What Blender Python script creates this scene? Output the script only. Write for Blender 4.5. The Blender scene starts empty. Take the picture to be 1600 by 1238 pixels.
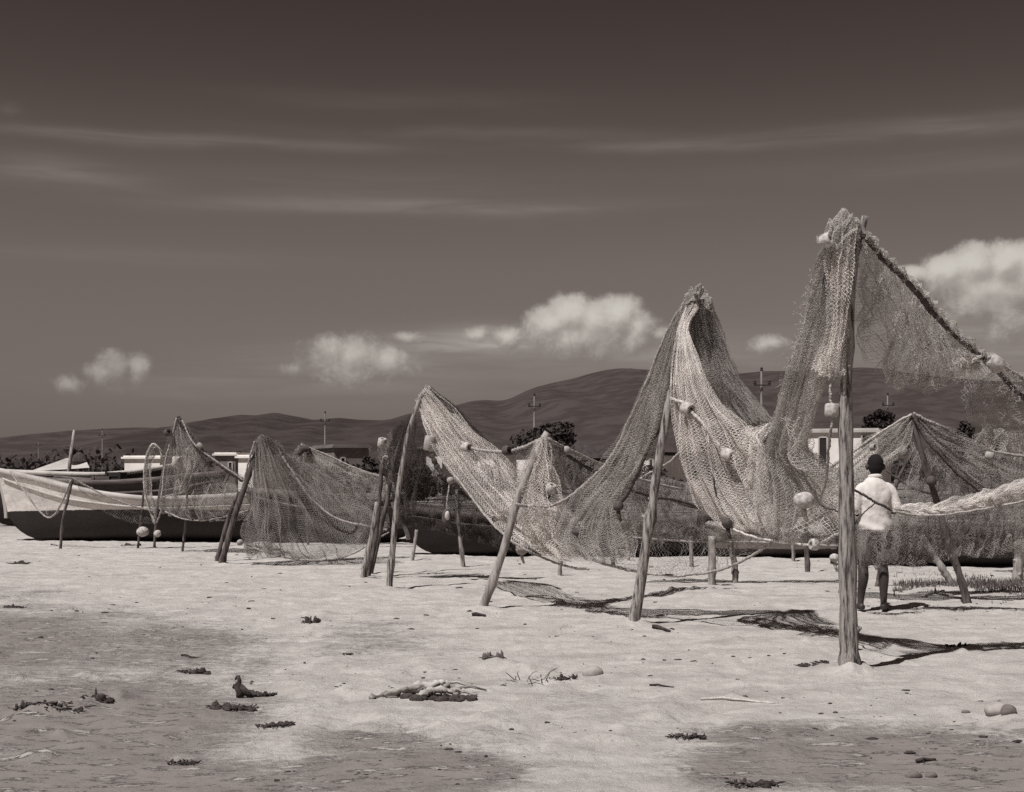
import bpy, math, random
import numpy as np
from mathutils import Vector, Matrix
R = math.radians
F = 2100.0; HOR = 730.0; CAMH = 1.57
sc = bpy.context.scene
C = sc.collection
# ------------------------------------------------------------------ camera, sky, sun, exposure
cam_d = bpy.data.cameras.new('camera'); cam = bpy.data.objects.new('camera', cam_d); C.objects.link(cam)
cam.location = (0, 0, CAMH); cam.rotation_euler = (R(90), 0, 0)
cam_d.sensor_width = 36; cam_d.lens = 36*F/1600; cam_d.shift_y = (HOR-619)/1600
cam_d.clip_start = 0.1; cam_d.clip_end = 30000
sc.camera = cam
sc.view_settings.view_transform = 'Standard'; sc.view_settings.look = 'None'
sc.cycles.use_denoising = False; sc.cycles.max_bounces = 5; sc.cycles.diffuse_bounces = 3   # the grain of an old print stays
sc.view_settings.exposure = 0.06; sc.view_settings.gamma = 1
SUN_EL = R(60); SUN_V = Vector((-1.0, -1.0, 0)).normalized()
sun_d = bpy.data.lights.new('sun', 'SUN'); sun = bpy.data.objects.new('sun', sun_d); C.objects.link(sun)
sun_d.energy = 5.0; sun_d.angle = R(0.53); sun_d.color = (1.0, 0.992, 0.982)
sv = Vector((SUN_V.x*math.cos(SUN_EL), SUN_V.y*math.cos(SUN_EL), math.sin(SUN_EL)))
sun.rotation_euler = sv.to_track_quat('Z', 'Y').to_euler()

class NT:
    """small helper for node trees"""
    def __init__(s, t): s.t = t
    def node(s, typ, **kw):
        n = s.t.nodes.new(typ)
        for k, v in kw.items(): setattr(n, k, v)
        return n
    def _in(s, sock, v):
        if hasattr(v, 'links') or isinstance(v, bpy.types.NodeSocket): s.t.links.new(v, sock)
        elif v is not None: sock.default_value = v
    def m(s, op, a, b=None, c=None, clamp=False):
        n = s.node('ShaderNodeMath', operation=op); n.use_clamp = clamp
        s._in(n.inputs[0], a)
        if b is not None: s._in(n.inputs[1], b)
        if c is not None: s._in(n.inputs[2], c)
        return n.outputs[0]
    def sstep(s, x, lo, hi, a=0.0, b=1.0):
        n = s.node('ShaderNodeMapRange', interpolation_type='SMOOTHSTEP')
        for i, v in enumerate((x, lo, hi, a, b)): s._in(n.inputs[i], v)
        return n.outputs[0]
    def comb(s, x, y, z=0.0):
        n = s.node('ShaderNodeCombineXYZ')
        for i, v in enumerate((x, y, z)): s._in(n.inputs[i], v)
        return n.outputs[0]
    def noise(s, vec, scale, detail=4, rough=0.55, dist=0.0):
        n = s.node('ShaderNodeTexNoise'); s._in(n.inputs['Vector'], vec)
        n.inputs['Scale'].default_value = scale; n.inputs['Detail'].default_value = detail
        n.inputs['Roughness'].default_value = rough; n.inputs['Distortion'].default_value = dist
        return n.outputs['Fac']
    def mix(s, f, a, b):
        n = s.node('ShaderNodeMix', data_type='RGBA'); s._in(n.inputs[0], f)
        s._in(n.inputs[6], a); s._in(n.inputs[7], b); return n.outputs[2]
    def mixf(s, f, a, b):
        n = s.node('ShaderNodeMix', data_type='FLOAT'); s._in(n.inputs[0], f)
        s._in(n.inputs[2], a); s._in(n.inputs[3], b); return n.outputs[0]

world = bpy.data.worlds.new('World'); sc.world = world; world.use_nodes = True
wt = world.node_tree; wt.nodes.clear(); N = NT(wt)
sky = N.node('ShaderNodeTexSky', sky_type='NISHITA'); sky.sun_disc = False
sky.sun_elevation = SUN_EL; sky.sun_rotation = math.atan2(SUN_V.x, SUN_V.y)
sky.air_density = 1.0; sky.dust_density = 0.6; sky.ozone_density = 1.0
tc = N.node('ShaderNodeTexCoord')
sep3 = N.node('ShaderNodeSeparateXYZ'); wt.links.new(tc.outputs['Generated'], sep3.inputs[0])
dx, dy, dz = sep3.outputs
az = N.m('ARCTAN2', dx, dy); el = N.m('ARCSINE', dz)
def azel(px, py):
    a = math.atan((px-800)/F); return a, math.atan((HOR-py)/F*math.cos(a))
rgb = N.node('ShaderNodeSeparateColor'); wt.links.new(sky.outputs[0], rgb.inputs[0])
SKY_GAIN, SKY_POW = 0.0290, 1.0
SKYK = [(0.0, 0.80), (0.0476, 1.06), (0.0997, 1.45), (0.147, 1.68), (0.211, 1.70), (0.27, 1.26), (0.326, 1.02), (0.6, 0.85), (1.0, 0.8)]
red = rgb.outputs[0]                      # black and white film behind a red filter sees only the red of the sky
ramp = N.node('ShaderNodeValToRGB'); ramp.color_ramp.interpolation = 'B_SPLINE' if False else 'LINEAR'
while len(ramp.color_ramp.elements) < len(SKYK): ramp.color_ramp.elements.new(0.5)
for e_, (p_, v_) in zip(ramp.color_ramp.elements, SKYK): e_.position = p_; e_.color = (v_/2, v_/2, v_/2, 1)
wt.links.new(dz, ramp.inputs[0])
base = N.m('MULTIPLY', N.m('MULTIPLY', N.m('POWER', red, SKY_POW), SKY_GAIN*2), ramp.outputs[0])
uv = N.comb(az, el, 0.0)
# cumulus banks: soft ellipses on the sky, broken up by noise; relief from a second sample towards the sun
CUM = [(160,580,30,20,.55),(185,572,34,26,.62),(215,572,26,22,.7),(108,600,26,15,.45),(455,575,30,12,.25),(545,556,70,36,.75),(520,548,50,30,.7),(600,560,50,26,.65),(635,526,28,9,.4),(505,540,40,18,.5),
       (745,522,26,14,.45),(795,524,36,20,.6),(860,505,48,30,.9),(895,492,46,34,1.1),(925,500,50,36,1.1),(965,492,42,32,1.05),(995,508,36,28,.9),(900,520,90,28,.9),(1030,520,30,14,.5),(1205,535,40,14,.45),
       (1430,424,40,14,.7),(1480,422,44,30,1.1),(1525,416,50,36,1.2),(1570,412,46,34,1.2),(1620,420,60,44,1.2),(1545,446,90,36,1.1),(1570,480,44,40,.7),(1500,440,50,24,.9),(1660,450,70,50,1.1)]
def cumfield(ua, ue):
    best = None
    for px, py, rx, ry, w in CUM:
        a0, e0 = azel(px, py)
        x = N.m('MULTIPLY', N.m('SUBTRACT', ua, a0), F/(rx*1.25)); y = N.m('MULTIPLY', N.m('SUBTRACT', ue, e0), F/(ry*1.2))
        y = N.m('ADD', N.m('MAXIMUM', y, 0.0), N.m('MULTIPLY', N.m('MINIMUM', y, 0.0), 0.62))       # fuzzy, drawn-out undersides
        d = N.m('MULTIPLY', N.m('SUBTRACT', 1.0, N.m('SQRT', N.m('ADD', N.m('MULTIPLY', x, x), N.m('MULTIPLY', y, y)))), w)
        best = d if best is None else N.m('SMOOTH_MAX', best, d, 0.2)
    return best
def cumdens(ua, ue):
    v = N.comb(ua, ue, 0.3)
    n1 = N.noise(v, 42, 9, 0.66, 0.25)
    return N.m('ADD', cumfield(ua, ue), N.m('MULTIPLY', N.m('SUBTRACT', n1, 0.5), 0.95))
c0 = cumdens(az, el)
c1 = cumdens(N.m('SUBTRACT', az, 0.004), N.m('ADD', el, 0.0085))
alpha = N.sstep(c0, 0.04, 0.42)
relief = N.m('SUBTRACT', c0, c1)
lit = N.sstep(relief, -0.35, 0.55)
cumb = N.m('MULTIPLY_ADD', N.m('MULTIPLY_ADD', lit, 0.6, N.m('MULTIPLY', N.sstep(c0, 0.1, 0.8), 0.4)), 0.38, 0.18)
bright_az = N.sstep(az, -0.32, 0.05, 0.55, 1.0)   # the banks thin out towards the left
# thin high streaks
CIR = [(250,216,330,9,0.050),(760,212,300,10,0.020),(1050,228,170,9,0.040),(1460,200,220,14,0.045),(1450,258,220,16,0.020),(90,268,120,18,0.050),
       (620,325,320,12,0.035),(840,326,70,6,0.025),(600,300,260,30,0.016),(150,395,260,14,0.014),(640,155,240,22,0.012),(15,172,16,10,0.02),(1560,510,200,60,0.07),(1180,560,160,40,0.02),(700,600,700,40,0.012),(560,570,170,40,0.035),(920,548,170,26,0.075),(300,600,120,14,0.03),(770,538,110,24,0.09),(690,552,110,24,0.05)]
cir = None
nst = N.noise(N.comb(N.m('MULTIPLY', az, 6), N.m('MULTIPLY', el, 70), 0.0), 1.0, 6, 0.6, 0.5)
nst = N.sstep(nst, 0.25, 0.8, 0.25, 1.5)
wob = N.m('MULTIPLY', N.m('SUBTRACT', N.noise(uv, 9, 3, 0.5), 0.5), 0.014)
elw = N.m('ADD', el, wob)
for px, py, rx, ry, amp in CIR:
    a0, e0 = azel(px, py)
    x = N.m('MULTIPLY', N.m('SUBTRACT', az, a0), F/rx); y = N.m('MULTIPLY', N.m('SUBTRACT', elw, e0), F/ry)
    g = N.m('MULTIPLY', N.m('EXPONENT', N.m('MULTIPLY', N.m('ADD', N.m('MULTIPLY', x, x), N.m('MULTIPLY', y, y)), -1.0)), amp*1.25)
    cir = g if cir is None else N.m('ADD', cir, g)
lev = N.m('ADD', base, N.m('MULTIPLY', cir, nst))
af = N.m('MULTIPLY', alpha, bright_az)
lev = N.mixf(af, lev, cumb)
warm = N.comb(lev, N.m('MULTIPLY', N.m('POWER', lev, 1.095), 0.995), N.m('MULTIPLY', N.m('POWER', lev, 1.10), 0.910))   # the brown of the print
bg = N.node('ShaderNodeBackground'); wt.links.new(warm, bg.inputs[0]); bg.inputs[1].default_value = 1.0
wo = N.node('ShaderNodeOutputWorld'); wt.links.new(bg.outputs[0], wo.inputs[0])

# ------------------------------------------------------------------ helpers
rng = np.random.default_rng(11); rnd = random.Random(5)
def at(px, py, Y): return np.array(((px-800)/F*Y, Y, CAMH-(py-HOR)/F*Y))
def gp(px, py):
    Y = CAMH*F/(py-HOR); return np.array(((px-800)/F*Y, Y, 0.0))
def sp(g):
    k = min(1.0, max(g, 0.02)/0.5)**0.065
    return (g, g*0.922*k, g*0.868*k, 1.0)
_perm = np.random.default_rng(3).random((256, 256))
def vnoise(x, y):
    xi = np.floor(x).astype(int); yi = np.floor(y).astype(int); fx = x-xi; fy = y-yi
    fx = fx*fx*(3-2*fx); fy = fy*fy*(3-2*fy)
    g = lambda a, b: _perm[a & 255, b & 255]
    return (g(xi, yi)*(1-fx)+g(xi+1, yi)*fx)*(1-fy)+(g(xi, yi+1)*(1-fx)+g(xi+1, yi+1)*fx)*fy
def fbm(x, y, o=4, gain=0.5):
    s = 0; a = 1; t = 0
    for k in range(o):
        s = s+a*vnoise(x*2**k+17.3*k, y*2**k+5.1*k); t += a; a *= gain
    return s/t-0.5
def material(name, g, rough=0.9, var=0.0, scale=8.0, g2=None, bump=0.0, bscale=30.0, stretch=(1, 1, 1), detail=5, spec=0.3, thr=None):
    m = bpy.data.materials.new(name); m.use_nodes = True; t = m.node_tree; n = NT(t)
    b = t.nodes['Principled BSDF']; b.inputs['Roughness'].default_value = rough
    b.inputs['Specular IOR Level'].default_value = spec
    co = n.node('ShaderNodeTexCoord'); mp = n.node('ShaderNodeMapping'); mp.inputs['Scale'].default_value = stretch
    t.links.new(co.outputs['Object'], mp.inputs[0])
    if g2 is None: g2 = g*(1-var)
    lo, hi = thr or (0.35, 0.68)
    f = n.sstep(n.noise(mp.outputs[0], scale, detail, 0.6), lo, hi)
    t.links.new(n.mix(f, sp(g), sp(g2)), b.inputs['Base Color'])
    if bump:
        bn = n.node('ShaderNodeBump'); bn.inputs['Strength'].default_value = 1.0; bn.inputs['Distance'].default_value = bump
        t.links.new(n.noise(mp.outputs[0], bscale, 6, 0.65), bn.inputs['Height']); t.links.new(bn.outputs[0], b.inputs['Normal'])
    return m
def link(o, parent=None):
    C.objects.link(o)
    if parent is not None: o.parent = parent
    return o
def tag(o, label=None, cat=None, group=None, kind=None):
    if label: o['label'] = label
    if cat: o['category'] = cat
    if group: o['group'] = group
    if kind: o['kind'] = kind
    return o
def empty(name, loc, rz=0.0):
    o = bpy.data.objects.new(name, None); C.objects.link(o); o.location = [float(v) for v in loc]; o.rotation_euler = (0, 0, rz); o.empty_display_size = 0.2
    return o
def cr(P, t):
    """Catmull-Rom along axis 0 of P at parameters t in 0..1"""
    P = np.asarray(P, float); n = len(P)
    if n == 2:
        tt = t.reshape((-1,)+(1,)*(P.ndim-1)); return P[0]*(1-tt)+P[1]*tt
    s = np.clip(t, 0, 1)*(n-1); i = np.minimum(s.astype(int), n-2); f = (s-i).reshape((-1,)+(1,)*(P.ndim-1))
    p1 = P[i]; p2 = P[i+1]
    p0 = np.where((i > 0).reshape(f.shape), P[np.maximum(i-1, 0)], 2*p1-p2)
    p3 = np.where((i < n-2).reshape(f.shape), P[np.minimum(i+2, n-1)], 2*p2-p1)
    return 0.5*((2*p1)+(-p0+p2)*f+(2*p0-5*p1+4*p2-p3)*f*f+(-p0+3*p1-3*p2+p3)*f**3)
class MB:
    def __init__(s): s.v = []; s.f = []; s.n = 0
    def add(s, V, Fc):
        s.v.extend([tuple(map(float, p)) for p in V]); s.f.extend([tuple(i+s.n for i in f) for f in Fc]); s.n = len(s.v); return s
    def box(s, c, d, rz=0.0):
        c = np.array(c, float); hx, hy, hz = [q/2 for q in d]; ca, sa = math.cos(rz), math.sin(rz)
        V = []
        for z in (-hz, hz):
            for x, y in ((-hx, -hy), (hx, -hy), (hx, hy), (-hx, hy)): V.append(c+np.array((x*ca-y*sa, x*sa+y*ca, z)))
        return s.add(V, [(3, 2, 1, 0), (4, 5, 6, 7), (0, 1, 5, 4), (1, 2, 6, 5), (2, 3, 7, 6), (3, 0, 4, 7)])
    def tube(s, P, rad, sides=8, rough=0.0, cap=True, flat=(1, 1), up=None, seed=0):
        P = np.asarray(P, float); n = len(P); rad = np.broadcast_to(np.asarray(rad, float), (n,)) if np.ndim(rad) < 2 else np.asarray(rad, float)
        T = np.gradient(P, axis=0); T /= np.linalg.norm(T, axis=1)[:, None]+1e-9
        u = np.array(up if up is not None else ((0, 0, 1) if abs(T[0][2]) < 0.8 else (1, 0, 0)), float)
        rg = np.random.default_rng(seed); V = []
        for i in range(n):
            u = u-T[i]*u.dot(T[i]); u /= np.linalg.norm(u)+1e-9; w = np.cross(T[i], u)
            ra, rb = (rad[i]*flat[0], rad[i]*flat[1]) if rad.ndim == 1 else rad[i]
            for k in range(sides):
                a = 2*math.pi*k/sides; q = 1+rough*(rg.random()-0.5)*2
                V.append(P[i]+(u*math.cos(a)*ra+w*math.sin(a)*rb)*q)
        Fc = [(i*sides+k, i*sides+(k+1) % sides, (i+1)*sides+(k+1) % sides, (i+1)*sides+k) for i in range(n-1) for k in range(sides)]
        if cap: Fc += [tuple(range(sides))[::-1], tuple((n-1)*sides+k for k in range(sides))]
        return s.add(V, Fc)
    def ball(s, c, r, seg=12, rings=8, lump=0.0, seed=0):
        c = np.array(c, float); r = np.broadcast_to(np.array(r, float), (3,)); rg = np.random.default_rng(seed)
        ph = rg.random(6)*6.28; V = []
        for i in range(rings+1):
            th = math.pi*i/rings
            for k in range(seg):
                a = 2*math.pi*k/seg; d = np.array((math.sin(th)*math.cos(a), math.sin(th)*math.sin(a), math.cos(th)))
                q = 1+lump*(math.sin(3*d[0]+ph[0]+2*d[2])+math.sin(4*d[1]+ph[1]+3*d[0])+0.6*math.sin(7*d[2]+ph[2]+5*d[1])+0.5*math.sin(9*d[0]+8*d[1]+ph[3]))*0.4
                V.append(c+d*r*q)
        Fc = [(i*seg+k, (i+1)*seg+k, (i+1)*seg+(k+1) % seg, i*seg+(k+1) % seg) for i in range(rings) for k in range(seg)]
        return s.add(V, Fc)
    def lathe(s, c, axis, prof, seg=16):
        c = np.array(c, float); ax = np.array(axis, float); ax /= np.linalg.norm(ax)
        u = np.cross(ax, (0, 0, 1) if abs(ax[2]) < 0.9 else (1, 0, 0)); u /= np.linalg.norm(u); w = np.cross(ax, u); V = []
        for (r, h) in prof:
            for k in range(seg):
                a = 2*math.pi*k/seg; V.append(c+ax*h+(u*math.cos(a)+w*math.sin(a))*r)
        n = len(prof)
        return s.add(V, [(i*seg+k, i*seg+(k+1) % seg, (i+1)*seg+(k+1) % seg, (i+1)*seg+k) for i in range(n-1) for k in range(seg)])
    def build(s, name, mat, parent=None, smooth=False, local=False):
        V = s.v
        if parent is not None and not local:
            L = np.array(parent.location); V = [tuple(np.array(p)-L) for p in V]
        me = bpy.data.meshes.new(name); me.from_pydata(V, [], s.f); me.materials.append(mat)
        if smooth: me.polygons.foreach_set('use_smooth', [True]*len(me.polygons))
        me.validate(); me.update()
        o = bpy.data.objects.new(name, me); link(o, parent); return o
def mesh_np(name, V, Q, mat, parent=None, smooth=False):
    V = np.asarray(V, np.float32); Q = np.asarray(Q, np.int32); k = Q.shape[1]
    if parent is not None: V = V-np.array(parent.location, np.float32)
    me = bpy.data.meshes.new(name); me.vertices.add(len(V)); me.vertices.foreach_set('co', V.ravel())
    me.loops.add(Q.size); me.loops.foreach_set('vertex_index', Q.ravel()); me.polygons.add(len(Q))
    me.polygons.foreach_set('loop_start', np.arange(0, Q.size, k, dtype=np.int32))
    if smooth: me.polygons.foreach_set('use_smooth', np.ones(len(Q), bool))
    me.update(calc_edges=True); me.materials.append(mat)
    o = bpy.data.objects.new(name, me); link(o, parent); return o
def origin_to(o, loc):
    """put a lone mesh's origin at its base"""
    L = Vector([float(v) for v in loc]); o.data.transform(Matrix.Translation(-L)); o.location = L

# ------------------------------------------------------------------ materials
M = {}
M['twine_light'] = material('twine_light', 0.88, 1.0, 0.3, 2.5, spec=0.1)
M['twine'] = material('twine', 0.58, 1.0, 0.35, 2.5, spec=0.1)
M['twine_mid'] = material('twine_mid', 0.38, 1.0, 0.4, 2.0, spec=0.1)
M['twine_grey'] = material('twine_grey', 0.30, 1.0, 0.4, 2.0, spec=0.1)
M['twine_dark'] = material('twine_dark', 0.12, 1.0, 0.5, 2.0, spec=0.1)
M['rope'] = material('rope', 0.40, 1.0, 0.5, 30, bump=0.004, bscale=60)
M['rope_dark'] = material('rope_dark', 0.09, 1.0, 0.5, 30, bump=0.004, bscale=60)
M['rope_light'] = material('rope_light', 0.6, 1.0, 0.4, 30, bump=0.004, bscale=60)
M['bark'] = material('bark', 0.34, 0.95, g2=0.045, scale=36, stretch=(1, 1, 0.13), bump=0.02, bscale=40, thr=(0.40, 0.66), detail=9)
M['bark_dark'] = material('bark_dark', 0.13, 0.95, g2=0.04, scale=22, stretch=(1, 1, 0.2), bump=0.01, bscale=26)
M['bark_pale'] = material('bark_pale', 0.36, 0.95, g2=0.15, scale=20, stretch=(1, 1, 0.2), bump=0.008, bscale=26)
M['cork'] = material('cork', 0.50, 0.9, g2=0.26, scale=26, bump=0.004, bscale=50)
M['cork_dark'] = material('cork_dark', 0.10, 0.9, g2=0.05, scale=30, bump=0.004, bscale=50)
M['skin'] = material('skin', 0.052, 0.5, 0.2, 6)
M['hair'] = material('hair', 0.012, 0.95, 0.3, 60, bump=0.006, bscale=130)
M['shirt'] = material('shirt', 0.64, 0.9, 0.12, 7, bump=0.006, bscale=9)
M['shorts'] = material('shorts', 0.17, 0.9, 0.3, 7, bump=0.006, bscale=9)
M['weed'] = material('weed', 0.07, 1.0, g2=0.03, scale=20, bump=0.01, bscale=40)
M['driftwood'] = material('driftwood', 0.46, 0.95, g2=0.16, scale=12, stretch=(0.3, 1, 1), bump=0.008, bscale=30)
M['stone'] = material('stone', 0.36, 0.95, g2=0.24, scale=9, bump=0.008, bscale=20)
M['stone_dark'] = material('stone_dark', 0.16, 0.95, g2=0.08, scale=9, bump=0.008, bscale=20)
M['grass'] = material('grass', 0.14, 1.0, g2=0.06, scale=2)
M['leaf'] = material('leaf', 0.055, 0.9, g2=0.035, scale=0.9)
M['trunk'] = material('trunk', 0.07, 0.95, 0.4, 5)
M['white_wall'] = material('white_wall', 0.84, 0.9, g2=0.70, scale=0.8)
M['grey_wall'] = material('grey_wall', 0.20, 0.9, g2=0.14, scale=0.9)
M['pale_wall'] = material('pale_wall', 0.5, 0.9, g2=0.36, scale=0.9)
M['opening'] = material('opening', 0.03, 0.8, 0.3, 3)
M['roof_dark'] = material('roof_dark', 0.06, 0.95, g2=0.03, scale=4, bump=0.05, bscale=8)
M['canvas'] = material('canvas', 0.5, 0.95, g2=0.36, scale=2, bump=0.03, bscale=4)
M['pole'] = material('pole', 0.38, 0.9, g2=0.22, scale=3, stretch=(1, 1, 0.2))
M['metal_dark'] = material('metal_dark', 0.04, 0.7, 0.3, 5)
M['plank'] = material('plank', 0.16, 0.9, g2=0.07, scale=6, stretch=(0.2, 1, 1))
M['dark_paint'] = material('dark_paint', 0.03, 0.7, g2=0.018, scale=3)

def hull_paint(name, up, low, zline):
    m = material(name, up, 0.75, g2=up*0.72, scale=3.5, stretch=(0.6, 1, 2), bump=0.006, bscale=8)
    t = m.node_tree; n = NT(t); b = t.nodes['Principled BSDF']
    old = b.inputs['Base Color'].links[0].from_socket
    co = n.node('ShaderNodeTexCoord'); s = n.node('ShaderNodeSeparateXYZ'); t.links.new(co.outputs['Object'], s.inputs[0])
    nz = n.noise(co.outputs['Object'], 5, 6, 0.7)
    z = n.m('ADD', s.outputs[2], n.m('MULTIPLY', n.m('SUBTRACT', nz, 0.5), 0.06))
    lowc = n.mix(n.noise(co.outputs['Object'], 4, 5, 0.6), sp(low*0.7), sp(low*1.5))
    scr = n.sstep(n.noise(co.outputs['Object'], 9, 8, 0.72), 0.60, 0.70)
    upc = n.mix(n.m('MULTIPLY', scr, 0.8), old, sp(0.22))
    pl = n.m('ABSOLUTE', n.m('SUBTRACT', n.m('FRACT', n.m('MULTIPLY', n.m('ADD', s.outputs[2], n.m('MULTIPLY', n.m('MULTIPLY', s.outputs[0], s.outputs[0]), -0.035)), 6.5)), 0.5))
    seam = n.m('MULTIPLY', n.sstep(pl, 0.45, 0.49), 0.16)
    upc = n.mix(seam, upc, sp(up*0.35))
    mps = n.node('ShaderNodeMapping'); mps.inputs['Scale'].default_value = (9, 9, 0.8); t.links.new(co.outputs['Object'], mps.inputs[0])
    upc = n.mix(n.m('MULTIPLY', n.sstep(n.noise(mps.outputs[0], 1.0, 5, 0.7), 0.52, 0.75), 0.55), upc, sp(up*0.4))
    t.links.new(n.mix(n.sstep(z, zline-0.008, zline+0.008), lowc, upc), b.inputs['Base Color'])
    return m
M['hull_white'] = hull_paint('hull_white', 0.72, 0.02, 0.62)
M['hull_dark'] = hull_paint('hull_dark', 0.045, 0.02, 0.5)
M['hull_grey'] = hull_paint('hull_grey', 0.36, 0.05, 0.16)

# sand
def sand_material():
    m = bpy.data.materials.new('sand'); m.use_nodes = True; t = m.node_tree; n = NT(t); b = t.nodes['Principled BSDF']
    b.inputs['Roughness'].default_value = 0.95; b.inputs['Specular IOR Level'].default_value = 0.15
    co = n.node('ShaderNodeTexCoord'); O = co.outputs['Object']
    at_ = n.node('ShaderNodeAttribute', attribute_name='damp'); d = at_.outputs['Fac']
    n1 = n.noise(O, 0.9, 6, 0.62); n2 = n.noise(O, 3.3, 6, 0.68); n3 = n.noise(O, 14, 5, 0.7)
    mp = n.node('ShaderNodeMapping'); mp.inputs['Rotation'].default_value = (0, 0, -0.5); mp.inputs['Scale'].default_value = (0.6, 1.7, 1); t.links.new(O, mp.inputs[0])
    n4 = n.noise(mp.outputs[0], 5.5, 8, 0.70)
    dd = n.m('ADD', d, n.m('MULTIPLY', n.m('SUBTRACT', n1, 0.5), 0.9))
    dd = n.m('ADD', dd, n.m('MULTIPLY', n.m('SUBTRACT', n4, 0.5), 1.3))
    dd = n.m('ADD', dd, n.m('MULTIPLY', n.m('SUBTRACT', n3, 0.5), 0.75))
    dm = n.m('MULTIPLY', n.sstep(dd, 0.22, 0.78), 0.95)
    fleck = n.m('MULTIPLY', n.sstep(n4, 0.54, 0.60), n.sstep(n1, 0.32, 0.60, 0.25, 1.0))
    dm = n.m('MULTIPLY', dm, n.m('SUBTRACT', 1.0, fleck))
    dry = n.mix(n.sstep(n2, 0.3, 0.72), sp(0.395), sp(0.53))
    dry = n.mix(n.m('MULTIPLY', n.sstep(n3, 0.64, 0.72), 0.75), dry, sp(0.22))
    n5 = n.noise(O, 38, 4, 0.75); n6 = n.noise(mp.outputs[0], 1.3, 6, 0.7)  # dark specks and streaks: shading of trampled sand put into the colour
    dry = n.mix(n.m('MULTIPLY', n.sstep(n5, 0.58, 0.68), 0.55), dry, sp(0.20))
    dry = n.mix(n.m('MULTIPLY', n.sstep(n6, 0.46, 0.68), 0.7), dry, sp(0.31))
    damp = n.mix(n.sstep(n2, 0.3, 0.7), sp(0.165), sp(0.205))
    far = n.node('ShaderNodeAttribute', attribute_name='scrub').outputs['Fac']
    col = n.mix(dm, dry, damp)
    col = n.mix(n.m('MULTIPLY', far, n.sstep(n1, 0.3, 0.55)), col, sp(0.07))
    t.links.new(col, b.inputs['Base Color'])
    bn = n.node('ShaderNodeBump'); bn.inputs['Strength'].default_value = 1.0; bn.inputs['Distance'].default_value = 0.024
    h = n.m('ADD', n.m('ADD', n.noise(O, 17, 8, 0.74), n.m('MULTIPLY', n.noise(O, 5.2, 3, 0.6), 1.3)), n.m('MULTIPLY', n.noise(O, 70, 4, 0.75), 0.4))
    h = n.m('MULTIPLY', h, n.mixf(dm, 1.0, 0.35))
    t.links.new(h, bn.inputs['Height']); t.links.new(bn.outputs[0], b.inputs['Normal'])
    return m
M['sand'] = sand_material()

# ------------------------------------------------------------------ ground (one polar sheet out to the horizon)
DAMP = [(40,1010,220,70,0.72),(250,1010,190,50,0.62),(150,1130,260,70,1.0),(120,1230,420,60,0.95),(620,1215,200,45,0.9),(560,1160,120,30,0.6),
        (600,1000,130,34,0.42),(700,1020,80,20,0.3),(1250,1150,200,24,0.75),(1380,1190,300,50,1.0),(1560,1215,140,60,1.0),(1150,1200,90,40,0.8),(390,1060,60,24,0.4),
        (900,1090,80,14,0.3),(740,1160,120,20,0.3),(20,930,120,26,0.35)]
def relief(X, Y, damp):
    h = 0.05*fbm(X*0.35, Y*0.35, 3)+0.034*fbm(X*1.6+9, Y*1.6, 4, 0.55)*(1-0.75*damp)+0.030*fbm(X*6+1, Y*6+4, 4, 0.6)*(1-0.8*damp)
    rid = np.abs(fbm(X*2.7+3, Y*3.4, 3))
    h = h+(0.03-0.12*rid).clip(-0.02, 0.03)*(1-damp)*0.3
    return h
def bumps_list():
    L = []
    for (px, py, r, hh) in [(765,1042,0.15,0.05),(785,1036,0.12,0.07),(812,1046,0.16,0.05),(842,1048,0.14,0.045),(872,1058,0.12,0.04),(900,1060,0.10,0.04),(30,1118,0.10,0.04),(55,1113,0.09,0.05),(78,1112,0.10,0.045),
                            (105,1110,0.10,0.04),(128,1104,0.09,0.05),(152,1097,0.11,0.06),(176,1093,0.10,0.015),(198,1089,0.10,0.012),(1562,1124,0.14,0.05),(1540,1110,0.08,0.04),(1595,1130,0.15,0.04),(1180,1012,0.25,0.03),
                            (340,1112,0.16,0.02),(1085,924,0.6,0.06),(1230,1080,0.4,0.04),(1330,1062,0.2,0.03)]:
        hh *= 0.62
        p = gp(px, py); L.append((p[0], p[1], r, hh))
    for (px, py, w) in [(1329,1050,1.2),(989,976,1.1),(753,952,.9),(608,921,.9),(567,904,.8),(346,882,.8),(1112,917,.7),(1512,946,.7)]:
        p = gp(px, py); L.append((p[0], p[1], 0.16*w, 0.05*w))
    rg = np.random.default_rng(8)
    for k in range(1100):
        Y = 7.2+rg.random()**1.3*24; X = (rg.random()-0.5)*0.86*Y; r = 0.05+0.08*rg.random()
        L.append((X, Y, r, (-1 if rg.random() < 0.6 else 0.8)*(0.010+0.026*rg.random())))
    return L
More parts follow.
